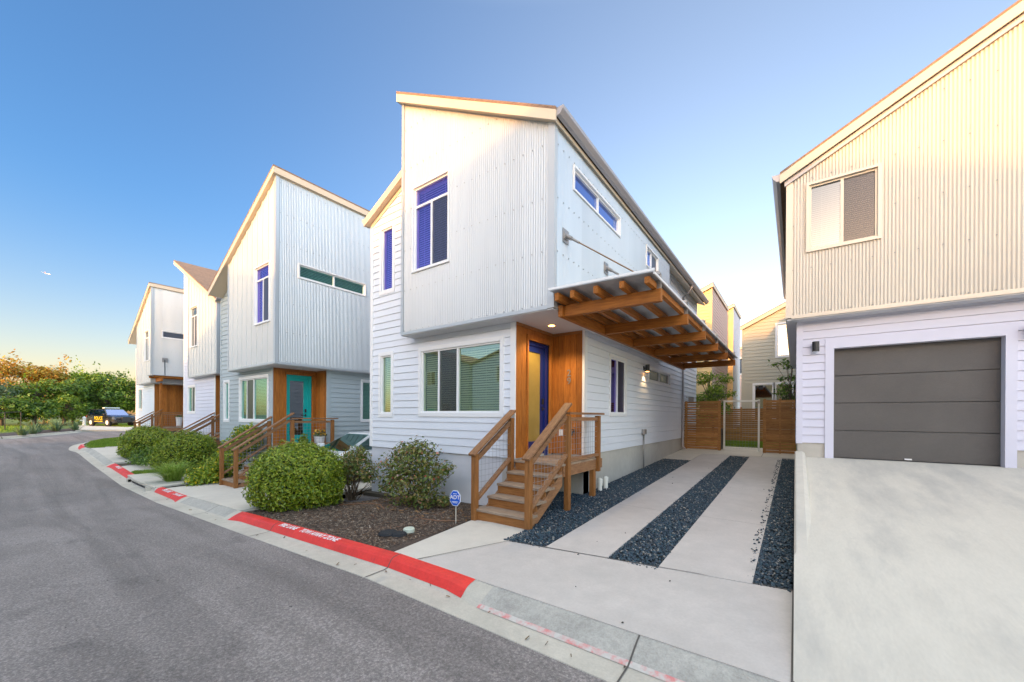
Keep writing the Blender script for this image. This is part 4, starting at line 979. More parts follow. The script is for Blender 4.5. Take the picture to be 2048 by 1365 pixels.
loose_bush('rose_bush', 'large rose bush against the white house wall', 'bush', -6.45, 5.35, -.12, [(-.1, 0, .85, .42), (.25, .05, 1.0, .36), (-.55, -.05, .75, .36), (.5, 0, .55, .32), (.0, -.1, .4, .45), (.95, .05, .85, .16), (.75, .05, .75, .18), (-.75, 0, .35, .3), (.1, 0, 1.2, .22), (-.35, 0, 1.12, .2), (.45, -.1, .2, .25)], 5200, .036, LEAF_ROSE, 26, REDP, 90, .026, 'rose bushes by the white house')
loose_bush('rose_bush', 'sparse rose bush by the corner of the white house, before the white car', 'bush', -8.75, 5.35, -.36, [(.0, 0, .95, .36), (.4, 0, .9, .34), (-.35, .05, .85, .3), (.15, 0, 1.15, .25), (.65, .05, .7, .26), (-.1, 0, .6, .25), (.5, 0, 1.2, .16)], 2600, .036, LEAF_ROSE, 28, REDP, 40, .026, 'rose bushes by the white house')
loose_bush('small_plant', 'small leafy plant at the foot of the white house wall', 'plant', -5.75, 5.45, -.08, [(0, 0, .14, .16), (.15, 0, .12, .12)], 420, .034, LEAF_ROSE, 6)
loose_bush('flowering_bush', 'bushy yellow flowering plant spilling in front of the grey house stairs', 'bush', -14.95, 4.5, -.38, [(0, 0, .35, .45), (.55, -.35, .3, .36), (-.3, .4, .6, .5), (.3, .45, .95, .4), (-.2, .7, 1.1, .4), (.6, .1, .55, .35), (.0, -.55, .2, .3), (.55, -.75, .12, .22), (.6, .7, 1.2, .3), (-.6, .3, .5, .4), (.6, .75, 1.3, .3), (.3, .8, 1.5, .34), (.6, .85, 1.5, .25), (-.8, .6, 1.0, .3), (-.3, .75, 1.45, .3)], 11500, .045, LEAF_YEL, 22, YEL, 700, .034)
def tuft(name, label, cat, x, y, zg, n, ln, w, droop, m, group=None, spread=.12, up=.6):
    vs = []; fs = []
    for i in range(n):
        a = random.uniform(0, 2 * math.pi); l = ln * random.uniform(.65, 1.1); el = random.uniform(up, 1.45); bx, by = x + random.uniform(-spread, spread), y + random.uniform(-spread, spread)
        px = -math.sin(a) * w / 2; py = math.cos(a) * w / 2; b = len(vs)
        for k in range(5):
            u = k / 4; rr = l * u * math.cos(el) + droop * l * u * u * .5; zz = l * u * math.sin(el) - droop * l * u * u * u * .55; ww = (1 - u) ** .6 if k < 4 else 0.02
            vs += [(bx + math.cos(a) * rr + px * ww, by + math.sin(a) * rr + py * ww, zg + zz), (bx + math.cos(a) * rr - px * ww, by + math.sin(a) * rr - py * ww, zg + zz)]
        for k in range(4): fs.append((b + 2 * k, b + 2 * k + 1, b + 2 * k + 3, b + 2 * k + 2))
    o = np_mesh(name, np.array(vs), np.array(fs), m); props(o, label, cat, group); return o
GBL = mat('fountain_grass_blades', (.2, .3, .06), .5, island=[(.16, .28, .03), (.26, .40, .05), (.38, .48, .10)], trans=.3)
tuft('ornamental_grass', 'arching tuft of green ornamental grass at the storm drain slab', 'grass', -15.95, 3.62, -.4, 800, 1.05, .012, .75, GBL, None, .16, .75)
loose_bush('ground_cover', 'low dark ground cover plants beside the red kerb below the far bushes', 'plant', -21.0, 3.75, -.2, [(0, 0, .12, .3), (.5, -.2, .1, .28), (-.5, .1, .2, .35), (1.0, -.1, .1, .28), (1.5, 0, .1, .3), (-.8, .3, .3, .35), (.4, .35, .15, .3), (1.2, .4, .12, .3), (-.1, .3, .3, .3)], 2600, .05, LEAF_DK, 12)
loose_bush('flowering_bush', 'low leafy bush behind the stairs of the farthest house', 'bush', -31.9, 5.6, .15, [(0, 0, .4, .4), (.5, .1, .45, .4), (-.5, 0, .4, .4), (1.0, .1, .5, .35)], 1400, .06, LEAF_GRY, 8, mat('pale_petals', (.7, .7, .6), .5), 40, .05)
loose_bush('flowering_bush', 'pale flowering shrub behind the stairs of the brown roofed house', 'bush', -22.6, 5.9, -.1, [(0, 0, .4, .35), (.5, 0, .5, .35), (.9, 0, .6, .3)], 1100, .05, LEAF_DK, 8, mat('white_petals', (.8, .8, .78), .5), 60, .04)
AG = mat('agave_blades', (.12, .2, .1), .5, island=[(.06, .12, .05), (.10, .18, .08), (.16, .25, .12)])
for lb, x, y, l in (('small spiky agave nearest the road at the left edge of the bed', -43.6, 1.75, .8), ('low spiky agave beside the far road, second from the left', -45.3, 2.3, .7), ('large spiky agave on the far verge, in the middle of the bed', -47.6, 2.6, 1.35), ('tall spiky agave right of the middle one on the far verge', -49.2, 3.7, 1.4), ('spiky agave at the police car driveway edge', -50.4, 4.9, 1.0)):
    tuft('agave', lb, 'plant', x, y, prof(x), 110, l, .05, .12, AG, 'agaves on the far verge', .15, .35)
def blades(name, poly, n, h, zf, m=None):
    xs = [p[0] for p in poly]; ys = [p[1] for p in poly]; P = []
    def ins(x, y):
        c = False; j = len(poly) - 1
        for i in range(len(poly)):
            if (poly[i][1] > y) != (poly[j][1] > y) and x < (poly[j][0] - poly[i][0]) * (y - poly[i][1]) / (poly[j][1] - poly[i][1]) + poly[i][0]: c = not c
            j = i
        return c
    while len(P) < n:
        x, y = random.uniform(min(xs), max(xs)), random.uniform(min(ys), max(ys))
        if ins(x, y): P.append((x, y, zf(x, y)))
    P = np.array(P); a = RNG.uniform(0, 6.28, n); w = h * .16; hh = h * RNG.uniform(.6, 1.3, n)
    dx, dy = np.cos(a) * w, np.sin(a) * w; lx, ly = RNG.normal(0, h * .3, n), RNG.normal(0, h * .3, n)
    v = np.stack([P + np.stack([dx, dy, 0 * a], 1), P - np.stack([dx, dy, 0 * a], 1), P + np.stack([lx, ly, hh], 1)], 1).reshape(-1, 3)
    o = np_mesh(name, v, np.arange(3 * n).reshape(-1, 3), m or GRASSM); o['kind'] = 'stuff'; return o
blades('grass', [(-27.3, 3.2), (-28.5, 3.15), (-31.4, 3.6), (-33.8, 4.4), (-36.2, 5.9), (-36, 6.2), (-27.3, 6.2)], 26000, .09, lambda x, y: prof(x))
blades('grass', [(-18.9, 3.16), (-18.35, 3.16), (-18.25, 5.1), (-18.9, 5.1)], 4000, .06, lambda x, y: prof(x))
blades('grass', [(-3.5, 18.4), (.2, 18.4), (.2, 20.8), (-3.5, 20.8)], 9000, .07, lambda x, y: drive(x, y) - .02)
blades('grass', [(-60, 4.5), (-66, -6), (-44, -4), (-52, 4)], 12000, .12, lambda x, y: prof(x))
blades('grass', [(-53, 8.5), (-60, 12.5), (-66, 12), (-62, 6)], 7000, .12, lambda x, y: prof(x))

def tree(name, label, x, y, zg, h, rad, lm, n, sz, trunk=.16, clumps=26, zlow=.22, group=None, open_=.0):
    t = thing(name, label, 'tree', (x, y, zg), 0, group); mb = MB()
    top = Vector((x + random.uniform(-.2, .2), y + random.uniform(-.2, .2), zg + h * .55))
    mb.tube([(x, y, zg - .1), (x + .05, y, zg + h * .25), top, top + Vector((.1, .1, h * .3))], [trunk, trunk * .8, trunk * .5, .02], 8)
    Ps = []; Ns = []; w = []
    for i in range(clumps):
        d = RNG.normal(0, 1, 3); d /= np.linalg.norm(d); rr = RNG.uniform(.35, 1.0) ** .6
        c = np.array([x, y, zg + h * (zlow + (1 - zlow) / 2)]) + d * rr * np.array([rad, rad, h * (1 - zlow) / 2]) * .82
        r = rad * RNG.uniform(.22, .42); k = int(n * r ** 2 / (clumps * (rad * .32) ** 2))
        q = RNG.normal(0, 1, (k, 3)); q /= np.linalg.norm(q, axis=1, keepdims=True)
        P = c + q * r * (RNG.uniform(.1, 1, (k, 1)) ** .45) * np.array([1.1, 1.1, .75]); Ps.append(P); Ns.append(q + np.array([0, 0, .55]))
        mb.tube([top + Vector((0, 0, random.uniform(-h * .25, h * .1))), (top + Vector(c)) / 2 + Vector((0, 0, .1)), Vector(c)], [trunk * .32, trunk * .18, .012], 5)
        if i % 4 == 0:   # loose sprays past the outline
            k2 = max(4, k // 7); s = c + d * r * 1.0; Ps.append(s + RNG.normal(0, 1, (k2, 3)) * r * np.array([.28, .28, .35]) + d * RNG.uniform(0, r * .8, (k2, 1))); Ns.append(RNG.normal(0, 1, (k2, 3)))
    foliage('crown', np.concatenate(Ps), np.concatenate(Ns), sz, lm, t, .5, .6); mb.build('trunk', BARK, t, smooth=True)
    return t
g = 'trees beyond the far verge'
far = [
 ('grey green feathery tree at the left edge beyond the road', -64, -.2, 5.6, 3.0, LEAF_GRY, 2600, .14), ('tall tree with sunlit orange painted into its leaves, at the left edge of the skyline', -72, 1.2, 8.3, 3.4, LEAF_OR, 3000, .17),
 ('tree with sunlit orange painted into its leaves, second from the left edge on the skyline', -73, 4.6, 7.7, 3.0, LEAF_OR, 2600, .17), ('yellow green tree standing tallest near the middle of the far trees', -74, 7.9, 7.3, 3.0, LEAF_YEL, 2600, .17),
 ('bushy mid green tree low in front of the orange trees', -66, 3.4, 5.4, 2.6, LEAF_MID, 2600, .15), ('dense deep green tree behind the agaves', -66, 6.2, 5.6, 2.6, LEAF_DK, 3000, .15),
 ('small bright green tree right behind the agaves, left of the police car', -63, 5.3, 3.6, 2.0, LEAF_MID, 1800, .13), ('dark green tree behind the rear of the police car', -67, 9.0, 6.2, 2.7, LEAF_DK, 2800, .15),
 ('mid green tree above the police car roof', -66, 11.6, 6.6, 2.8, LEAF_MID, 2800, .15), ('green tree touching the corner of the farthest house', -65, 14.2, 7.0, 2.8, LEAF_MID, 2600, .15),
 ('dark tree farthest back behind the police car', -76, 11.2, 7.6, 3.0, LEAF_DK, 2200, .17), ('tree behind the farthest house, mostly hidden', -72, 17, 8.0, 3.2, LEAF_MID, 2000, .17),
 ('low dark shrub tree at the railing on the far left', -60.5, 1.2, 3.0, 1.8, LEAF_DK, 1500, .13), ('low leafy shrub tree left of the white hydrant', -60.5, 3.2, 2.8, 1.7, LEAF_DK, 1500, .13)]
for lb, x, y, h, r, lm, n, s in far: tree('leafy_tree', lb, x, y, prof(x), h, r, lm, int(n * 1.5), s, .16, 28, .08, g)
tree('garden_tree', 'bushy green tree behind the slatted fence and white gate', -3.1, 20.0, .5, 3.9, 1.05, LEAF_MID, 2600, .06, .06, 22, .25)
tree('garden_tree', 'slender young tree behind the fence beside the garage house', -.15, 19.6, .5, 4.2, .75, LEAF_DK, 1000, .06, .04, 16, .35)

# ------------------------------------------------------------------ fences and gate
def slat_fence(label, x0, x1, y, z0, z1, posts, gapx=None, gaps=0, group='slatted timber fences'):
    t = thing('slat_fence', label, 'fence', ((x0 + x1) / 2, y, z0), 0, group); m = MB(); z = z0 + .02; st = .094; k = 0
    N = int((z1 - z0) / st)
    for k in range(N):
        za = z0 + .02 + k * st; a, b = x0, x1; gp = .006
        if gapx and k > N * .45: m.box(gapx, b, y, y + .02, za, za + st - gp + random.uniform(-.012, 0)); m.box(a, gapx, y, y + .02, za, za + st - .036)
        else: m.box(a, b, y + random.uniform(-.002, .002), y + .02, za, za + st - gp + random.uniform(-.010, 0))
    m.build('slat_panel', FX, t)
    for px, w in posts:
        m = MB(); m.box(px - w / 2, px + w / 2, y - .03, y - .001, z0, z1 + .01); m.build('post', FX if w > .05 else RV, t)
slat_fence('slatted timber fence panel between the white house and the gate', -3.58, -2.28, 16.6, .48, 2.36, [(-3.5, .09), (-2.32, .09)], -3.02)
slat_fence('slatted timber fence panel between the gate and the garage house', -.93, .03, 16.6, .47, 2.40, [(-.88, .09), (-.42, .06)])
slat_fence('back garden slatted fence seen through the white gate', -5.5, 1.6, 21.2, .55, 2.22, [(-2.05, .07), (-4.2, .07), (.4, .07)])
def gate():
    t = thing('gate', 'open white framed wire gate between the two timber fences', 'gate', (-1.6, 17.0, .47)); y = 17.0
    for x in (-2.21, -1.08):
        m = MB(); m.box(x - .03, x + .03, y - .03, y + .03, .45, 2.40); m.build('gate_post', WHITEM, t)
    m = MB(); m.box(-2.18, -1.11, y - .025, y + .025, 2.33, 2.39); m.build('top_rail', WHITEM, t)
    m = MB(); 
    for i in range(1, 11): m.tube([(-2.18 + i * .097, y, .55), (-2.18 + i * .097, y, 2.33)], .0016, 4)
    for i in range(19): m.tube([(-2.18, y, .56 + i * .097), (-1.11, y, .56 + i * .097)], .0016, 4)
    m.build('wire_panel', STEEL, t)
    m = MB(); m.box(-1.13, -1.05, y - .06, y - .03, 2.26, 2.36); m.build('latch', GREYM, t)
gate()
m = MB(); m.box(-2.42, -2.28, 16.75, 17.3, .5, 1.3); o = m.build('utility_box', BLACK, None, bevel=.01); props(o, 'dark utility box behind the end of the left fence panel', 'utility box')

# houses behind
def back_house(label, x0, x1, y0, y1, zg, zf, mf, ms, wins=(), side='R', grp='houses behind the gate'):
    t = thing('house', label, 'house', ((x0 + x1) / 2, (y0 + y1) / 2, zg), 0, grp); f = F(y0); hs = [w[:4] for w in wins]
    m = MB(); lap(m, f, x0, x1, zg, max(zf(x0), zf(x1)), hs); m.build('front_wall', mf, t, clips=[clip_under(zf, x0, x1, .08)])
    m = MB(); lap(m, S(x1), y0, y1, zg, zf(x1) - .08); m.build('side_wall', ms, t); m = MB(); lap(m, SL(x0), y0, y1, zg, zf(x0) - .08); m.build('far_wall', ms, t)
    m = MB(); m.quad((x0, y1, zg), (x1, y1, zg), (x1, y1, zf(x1) - .1), (x0, y1, zf(x0) - .1)); m.build('rear_wall', ms, t)
    m = MB(); slab(m, x0 - .08, x1 + .08, y0 - .15, y1, lambda x: zf(x) + .03, .05); m.build('roof', SHING, t)
    m = MB(); m.prism(F(y0 - .15), [(x0 - .08, zf(x0 - .08) - .02), (x1 + .08, zf(x1 + .08) - .02), (x1 + .08, zf(x1 + .08) - .2), (x0 - .08, zf(x0 - .08) - .2)], 0, .03)
    m.fbox(S(x1 + .08), y0 - .15, y1, zf(x1 + .08) - .2, zf(x1 + .08) - .02, -.03, 0); m.build('fascia', FASC, t)
    for q0, q1, zq in ((x0 - .02, x0 + .09, zf(x0)), (x1 - .09, x1 + .02, zf(x1))):
        m = MB(); m.fbox(f, q0, q1, zg, zq - .2, 0, .026); m.build('corner_trim', mf, t)
    for w in wins: window(t, f, *w[:4], w[4], w[5], .08, blinds=w[6])
    return t
back_house('house with low sunlight painted into its yellow front and rose side wall, rising behind the white house', -9.5, -3.5, 22.3, 28.0, .6, lin(-3.5, 8.62, .42), W_SAND, W_ROSE)
back_house('narrow house behind the rose walled one', -9, -3.3, 29.0, 33, .6, lin(-3.3, 9.1, .42), W_SAND, W_LAV)
back_house('sage green house with bright upper window behind the fence', -2.2, 6, 23.0, 32, .6, lin(-2.2, 6.40, .5), W_OLIVE, W_OLIVE, [(-.72, .7, 4.75, 6.30, ONE, G_GRY, True), (-1.66, -.88, 1.6, 3.38, ONE, G_DRK, False), (-.78, .6, 1.6, 3.38, TWO, G_DRK, False)])
back_house('distant orange and pale house glimpsed between the back houses', -9, -2.5, 42, 50, .8, lin(-9, 8.2, .02), W_ROSE, W_ROSE, [(-5.2, -4.0, 5.8, 7.3, ONE, G_DRK, False)])

# ------------------------------------------------------------------ small things in the bed
def sign():
    x, y, z = -4.57, 4.68, -.03
    t = thing('yard_sign', 'small blue octagonal yard sign on a thin stake by the timber stairs', 'sign', (x, y, z))
    m = MB(); m.tube([(x, y + .012, z - .1), (x, y + .012, z + .34)], .009, 6); m.build('stake', mat('pale_stake', (.55, .5, .42), .6), t)
    u = Vector((math.cos(R(14)), math.sin(R(14)), 0)); n = Vector((u.y, -u.x, 0)); fc = Face((x, y, 0), u, n); c = z + .40
    oc = lambda r: [(math.cos(R(22.5 + 45 * i)) * r, c + math.sin(R(22.5 + 45 * i)) * r * 1.28) for i in range(8)]
    m = MB(); m.prism(fc, oc(.108), 0, .012); m.build('board', mat('white_edge', (.7, .75, .85), .5), t)
    m = MB(); m.prism(fc, oc(.099), .012, .016); m.build('face', mat('sign_blue', (.01, .10, .55), .4), t)
    p = fc.P(0, c + .015, .018); text('lettering', 'ADT', .092, p, u, (0, 0, 1), PAINTW, t, ext=.001)
    m = MB()
    for dz, w in ((-.055, .06), (-.075, .045), (.075, .035)): m.fbox(fc, -w, w, c + dz - .004, c + dz + .004, .016, .018)
    m.build('small_print', PAINTW, t)
sign()
m = MB(); m.tube([(-4.82, 3.92, -.06), (-4.82, 3.92, -.005), (-4.82, 3.92, .005)], [.085, .085, .075], 18); o = m.build('cleanout_cap', mat('pale_cap', (.55, .60, .50), .5), None, smooth=False); props(o, 'round pale green cap standing in the mulch', 'utility cap')
m = MB(); m.tube([(-4.98, 3.66, -.05), (-4.98, 3.66, -.022)], [.15, .13], 16); m.tube([(-4.80, 3.72, -.05), (-4.80, 3.72, -.020)], [.12, .10], 14); o = m.build('valve_cover', mat('black_cover', (.012, .014, .018), .8, bump=(50, .5))); props(o, 'flat black valve cover in the mulch beside the pale cap', 'valve cover')
for lb, x, y in (('white plastic pipe stub nearest the stairs, by the foundation', -3.42, 7.95), ('white plastic pipe stub farther from the stairs, by the foundation', -3.40, 8.22)):
    zb = drive(x, y) - .05; m = MB(); m.tube([(x, y, zb), (x, y, zb + .2)], .05, 14); m.tube([(x, y, zb + .2), (x, y, zb + .29)], .06, 14); m.tube([(x, y, zb + .29), (x, y, zb + .31)], .035, 4)
    o = m.build('pipe_stub', PVC); props(o, lb, 'pipe', 'white pipe stubs by the foundation')
for lb, pts in (('thin brown drip hose curving through the mulch by the yard sign', [(-5.6, 4.75), (-5.3, 4.6), (-4.95, 4.62), (-4.6, 4.8)]), ('thin brown drip hose in the mulch before the rose bushes', [(-8.0, 4.6), (-7.6, 5.0), (-7.1, 5.0), (-6.6, 4.75)])):
    m = MB(); m.tube([(x, y, mul(x, y) + .02) for x, y in pts], .010, 6); o = m.build('drip_hose', mat('brown_hose', (.22, .11, .06), .6), None, smooth=True); props(o, lb, 'hose', 'drip hoses in the mulch')
m = MB()
for _ in range(14):
    x, y = random.uniform(-8.6, -4.6), random.uniform(3.3, 5.4); a = random.uniform(0, 3.1); l = random.uniform(.08, .2); m.tube([(x, y, mul(x, y) + .015), (x + l * math.cos(a), y + l * math.sin(a), mul(x, y) + .02)], .004, 4)
o = m.build('fallen_twigs', mat('twig_red', (.25, .12, .07), .8)); o['kind'] = 'stuff'

# pots on the porches
def pot(label, x, y, z, r, h, pm, lm, n, sz, bh, fl=None):
    t = thing('potted_plant', label, 'potted plant', (x, y, z), 0, 'potted plants on the porches')
    m = MB(); m.tube([(x, y, z), (x, y, z + h * .9), (x, y, z + h)], [r * .8, r, r * 1.04], 16); m.build('pot', pm, t)
    d = RNG.normal(0, 1, (n, 3)); d /= np.linalg.norm(d, axis=1, keepdims=True); d[:, 2] = np.abs(d[:, 2])
    P = np.array([x, y, z + h]) + d * np.array([r * 1.3, r * 1.3, bh]) * RNG.uniform(.3, 1, (n, 1)); foliage('foliage', P, d, sz, lm, t)
    if fl is not None: foliage('flowers', P[: n // 4] + np.array([0, 0, bh * .3]), d[: n // 4], sz, fl, t, .8)['kind'] = 'stuff'
WPOT = mat('white_pot', (.75, .75, .75), .5)
pot('white pot of yellow flowers on the grey house porch', -12.95, 6.75, .72, .17, .30, WPOT, LEAF_ROSE, 160, .045, .22, mat('orange_petals', (.7, .35, .03), .5, island=[(.75, .45, .03), (.6, .2, .03)]))
pot('small white pot of bright green leaves on the grey house porch', -13.0, 6.25, .72, .12, .10, WPOT, LEAF_YEL, 200, .05, .32)
pot('white pot on a stand on the farthest porch', -30.75, 7.25, .92, .16, .62, WPOT, LEAF_DK, 60, .05, .15)

# ------------------------------------------------------------------ vehicles
def vehicle(name, label, loc, rz, paint, st, cab, glassm, wheels, rw, tyre_w, hubm, lights=True, extra=None, rails=None):
    t = thing(name, label, 'car', loc, rz); M = Matrix.Translation(loc) @ Matrix.Rotation(rz, 4, 'Z')
    class L(MB):
        def build(s, *a, **k): s.v = [tuple(M @ Vector(p)) for p in s.v]; return MB.build(s, *a, **k)
    b = L(); prev = None; ring0 = None
    for (x, zb, zt, hw) in st:
        ring = [(x, -hw * .88, zb), (x, -hw, zb + .14), (x, -hw * 1.0, (zb + zt) / 2 + .05), (x, -hw * .965, zt - .07), (x, -hw * .86, zt), (x, 0, zt + .025), (x, hw * .86, zt), (x, hw * .965, zt - .07), (x, hw, (zb + zt) / 2 + .05), (x, hw, zb + .14), (x, hw * .88, zb)]
        if prev:
            n = len(ring)
            for i in range(n): b.quad(prev[i], prev[(i + 1) % n], ring[(i + 1) % n], ring[i])
        else: ring0 = ring
        prev = ring
    b.add(ring0, [tuple(range(11))]); b.add(prev, [tuple(range(10, -1, -1))])
    body = b.build('body', paint, t, smooth=True)
    md = body.modifiers.new('crisp', 'EDGE_SPLIT'); md.split_angle = R(38)
    (xa, xb, zb, hb, ta, tb, zt, ht) = cab                       # base rear/front, base height, base half width; top rear/front, top height, half width
    c = L()
    def P(u, v, w):  # u 0 rear..1 front, w 0 base..1 top
        x0, x1 = xa + (ta - xa) * w, xb + (tb - xb) * w; return (x0 + (x1 - x0) * u, v * (hb + (ht - hb) * w), zb + (zt - zb) * w)
    rows = [0, .5, .88, 1.0]; cur = []
    for w in rows: cur.append([P(0, -1, w), P(.5, -1, w), P(1, -1, w), P(1, 0, w), P(1, 1, w), P(.5, 1, w), P(0, 1, w), P(0, 0, w)])
    for r0, r1 in zip(cur, cur[1:]):
        for i in range(8): c.quad(r0[i], r0[(i + 1) % 8], r1[(i + 1) % 8], r1[i])
    top = cur[-1]; cz = ((ta + tb) / 2, 0, zt + .05)
    for i in range(8): c.add([top[i], top[(i + 1) % 8], cz], [(0, 1, 2)])
    c.build('roof', paint, t, smooth=False, bevel=.02)
    def pane(nm, u0, u1, v0, v1, kind):
        g = L(); e = .012
        if kind == 'side':
            for sgn in (v0,): 
                q = [P(u0, sgn, .08), P(u1, sgn, .08), P(u1 - (.0 if u1 < .9 else .03), sgn, .86), P(u0, sgn, .86)]; g.quad(*[(x, y + sgn * e, z) for x, y, z in q])
        elif kind == 'front': g.quad(*[(x + e, y, z + e) for x, y, z in (P(1, -.93, .04), P(1, .93, .04), P(1, .90, .92), P(1, -.90, .92))])
        else: g.quad(*[(x - e, y, z + e) for x, y, z in (P(0, -.9, .1), P(0, .9, .1), P(0, .86, .86), P(0, -.86, .86))])
        g.build(nm, glassm, t)
    pane('windscreen', 0, 0, 0, 0, 'front'); pane('rear_window', 0, 0, 0, 0, 'rear')
    for sgn in (-1, 1):
        for u0, u1 in ((.06, .30), (.33, .62), (.65, .97)): pane('side_window', u0, u1, sgn, 0, 'side')
    for x in wheels:
        for sgn in (-1, 1):
            y = sgn * (st[len(st) // 2][3] - tyre_w / 2 + .02)
            a = L(); a.tube([(x, sgn * (st[len(st) // 2][3] + .004), rw), (x, y, rw)], rw * 1.14, 22); a.build('wheel_arch', DARK, t)
            w_ = L(); w_.tube([(x, y - tyre_w / 2, rw), (x, y - tyre_w * .4, rw), (x, y + tyre_w * .4, rw), (x, y + tyre_w / 2, rw)], [rw * .9, rw, rw, rw * .9], 22); wo = w_.build('wheel', mat_tyre, t)
            h = L(); h.tube([(x, y + sgn * tyre_w * .4, rw), (x, y + sgn * (tyre_w / 2 + .01), rw)], rw * .56, 14); h.build('rim', hubm, wo)
            mi = L()
    for sgn in (-1, 1):
        mm = L(); mm.box(xb - .28, xb - .08, min(sgn * (hb + .02), sgn * (hb + .2)), max(sgn * (hb + .02), sgn * (hb + .2)), zb + .04, zb + .18); mm.build('wing_mirror', paint, t, bevel=.03)
        hl = L(); fx = st[-2][0]; hl.box(fx - .22, fx + .02, sgn * st[-2][3] * .55 if sgn > 0 else -st[-2][3] * .92, st[-2][3] * .92 if sgn > 0 else -st[-2][3] * .55, st[-2][2] - .18, st[-2][2] - .05); hl.build('headlight', mat_lamp, t, bevel=.02)
        tl = L(); rx = st[0][0]; tl.box(rx - .02, rx + .12, sgn * st[1][3] * .72 if sgn > 0 else -st[1][3] * .98, st[1][3] * .98 if sgn > 0 else -st[1][3] * .72, st[1][2] - .22, st[1][2] - .02); tl.build('tail_light', mat_tail, t, bevel=.02)
    fx = st[-1][0]; gr = L(); gr.box(fx - .05, fx + .012, -st[-1][3] * .6, st[-1][3] * .6, st[-1][1] + .18, st[-1][2] - .06); gr.build('grille', DARK, t)
    bm_ = L(); bm_.box(fx - .1, fx + .03, -st[-1][3] * .95, st[-1][3] * .95, st[-1][1] + .02, st[-1][1] + .15); bm_.build('bumper', BLACK, t, bevel=.02)
    return t, M, L
mat_tyre = mat('tyre_rubber', (.018, .018, .018), .8); mat_lamp = mat('headlight_glass', (.75, .76, .74), .15, coat=.6); mat_tail = mat('tail_lamp', (.4, .03, .01), .3)
suv = [(-2.45, .5, .98, .86), (-2.36, .36, 1.08, .94), (-1.5, .30, 1.13, .98), (.0, .28, 1.13, .985), (.95, .28, 1.12, .98), (1.4, .30, 1.09, .97), (2.1, .34, 1.02, .94), (2.38, .38, .93, .88), (2.46, .45, .82, .80)]
lx, ly = -56.9, 8.0; rz = R(16)
t, M, L = vehicle('police_car', 'black police utility vehicle with yellow door lettering parked beyond the far verge', (lx, ly, prof(lx) + .02), rz, mat('black_car_paint', (.012, .014, .022), .22, coat=.6), suv, (-2.32, 1.2, 1.10, .92, -2.05, .42, 1.72, .74), G_BLU, (-1.42, 1.46), .38, .26, WHITEM)
m = L(); m.box(-.25, .1, -.62, .62, 1.80, 1.90); m.build('light_bar', mat('clear_bar', (.7, .75, .75), .3), t, bevel=.02)
m = L(); m.box(2.46, 2.56, -.35, .35, .45, .95); m.build('push_bumper', BLACK, t, bevel=.02)
YL = mat('yellow_lettering', (.75, .55, .02), .5)
def ctext(body, size, x, z, sgn, m_, nm='lettering'):
    p = M @ Vector((x, sgn * 1.0, z)); xd = M.to_3x3() @ Vector((-sgn, 0, 0)); text(nm, body, size, p, xd, (0, 0, 1), m_, t, ext=.003)
for sgn in (-1, 1): ctext('POLICE', .44, -.05, .80, sgn, YL); ctext('WE SERVE', .17, -.1, .46, sgn, YL) if False else None
m = L()
for sgn in (-1, 1): m.box(-.75, .65, sgn * .985 - .004, sgn * .985 + .004, .47, .52)
m.build('door_stripe', YL, t)
sed = [(-2.3, .42, .86, .74), (-2.2, .30, .95, .84), (-1.3, .22, .94, .89), (.0, .2, .92, .90), (.9, .2, .92, .89), (1.5, .24, .86, .87), (2.0, .28, .74, .82), (2.22, .32, .62, .70)]
t, M, L = vehicle('parked_car', 'white sedan parked between the grey house and the white house', (-11.0, 7.15, prof(-11) + .065), R(-90), mat('white_car_paint', (.72, .74, .76), .25, coat=.6), sed, (-2.0, 1.08, .90, .82, -1.15, .12, 1.40, .60), G_WIND, (-1.35, 1.38), .32, .2, GREYM)

# far small things
def plane():
    d = Vector((-.589, .808, 0)) + Vector((.808, .589, 0)) * ((93 - 1024) / 776) + Vector((0, 0, 1)) * ((832 - 5.7 - 548) / 776)
    c = Vector((0, 0, 1.75)) + d * 1500; rt = Vector((.808, .589, 0)); ax = (rt * .93 + Vector((0, 0, -.2)) - d.normalized() * .3).normalized()
    t = thing('airplane', 'tiny white airliner crossing the sky above the far trees', 'airplane', tuple(c)); w = mat('airliner_white', (.8, .8, .8), .4)
    m = MB(); m.tube([c - ax * 14, c - ax * 10, c + ax * 10, c + ax * 13, c + ax * 14.5], [.3, 1.3, 1.6, 1.1, .3], 12); m.build('fuselage', w, t, smooth=True)
    sd = ax.cross(Vector((0, 0, 1))).normalized(); up = sd.cross(ax)
    for s in (-1, 1):
        m = MB(); a = [c + ax * 4, c - ax * 3, c - ax * 7 + sd * s * 12 + up * 1.5, c - ax * 5.5 + sd * s * 12 + up * 1.5]; m.add([p + up * k for k in (-.3, .3) for p in a], [(0, 1, 2, 3), (7, 6, 5, 4), (0, 4, 5, 1), (1, 5, 6, 2), (2, 6, 7, 3), (3, 7, 4, 0)]); m.build('wing', w, t)
    m = MB(); a = [c - ax * 10, c - ax * 13, c - ax * 14 + up * 4.5, c - ax * 12.5 + up * 4.5]; m.add([p + sd * k for k in (-.3, .3) for p in a], [(0, 1, 2, 3), (7, 6, 5, 4), (0, 4, 5, 1), (1, 5, 6, 2), (2, 6, 7, 3), (3, 7, 4, 0)]); m.build('tail_fin', mat('tail_red', (.5, .15, .12), .4), t)
plane()
t = thing('railing', 'thin black metal railing on the verge at the far left edge', 'railing', (-52, .4, prof(-52)))
m = MB(); pts = [(-52.5, -2.0, .9), (-52.3, -.5, 1.0), (-52, 1.2, 1.45), (-51.8, 2.0, 1.5)]
m.tube([(x, y, prof(x) + z) for x, y, z in pts], .03, 6); m.tube([(x, y, prof(x) + z - .5) for x, y, z in pts], .02, 6); m.build('rail', BLACK, t)
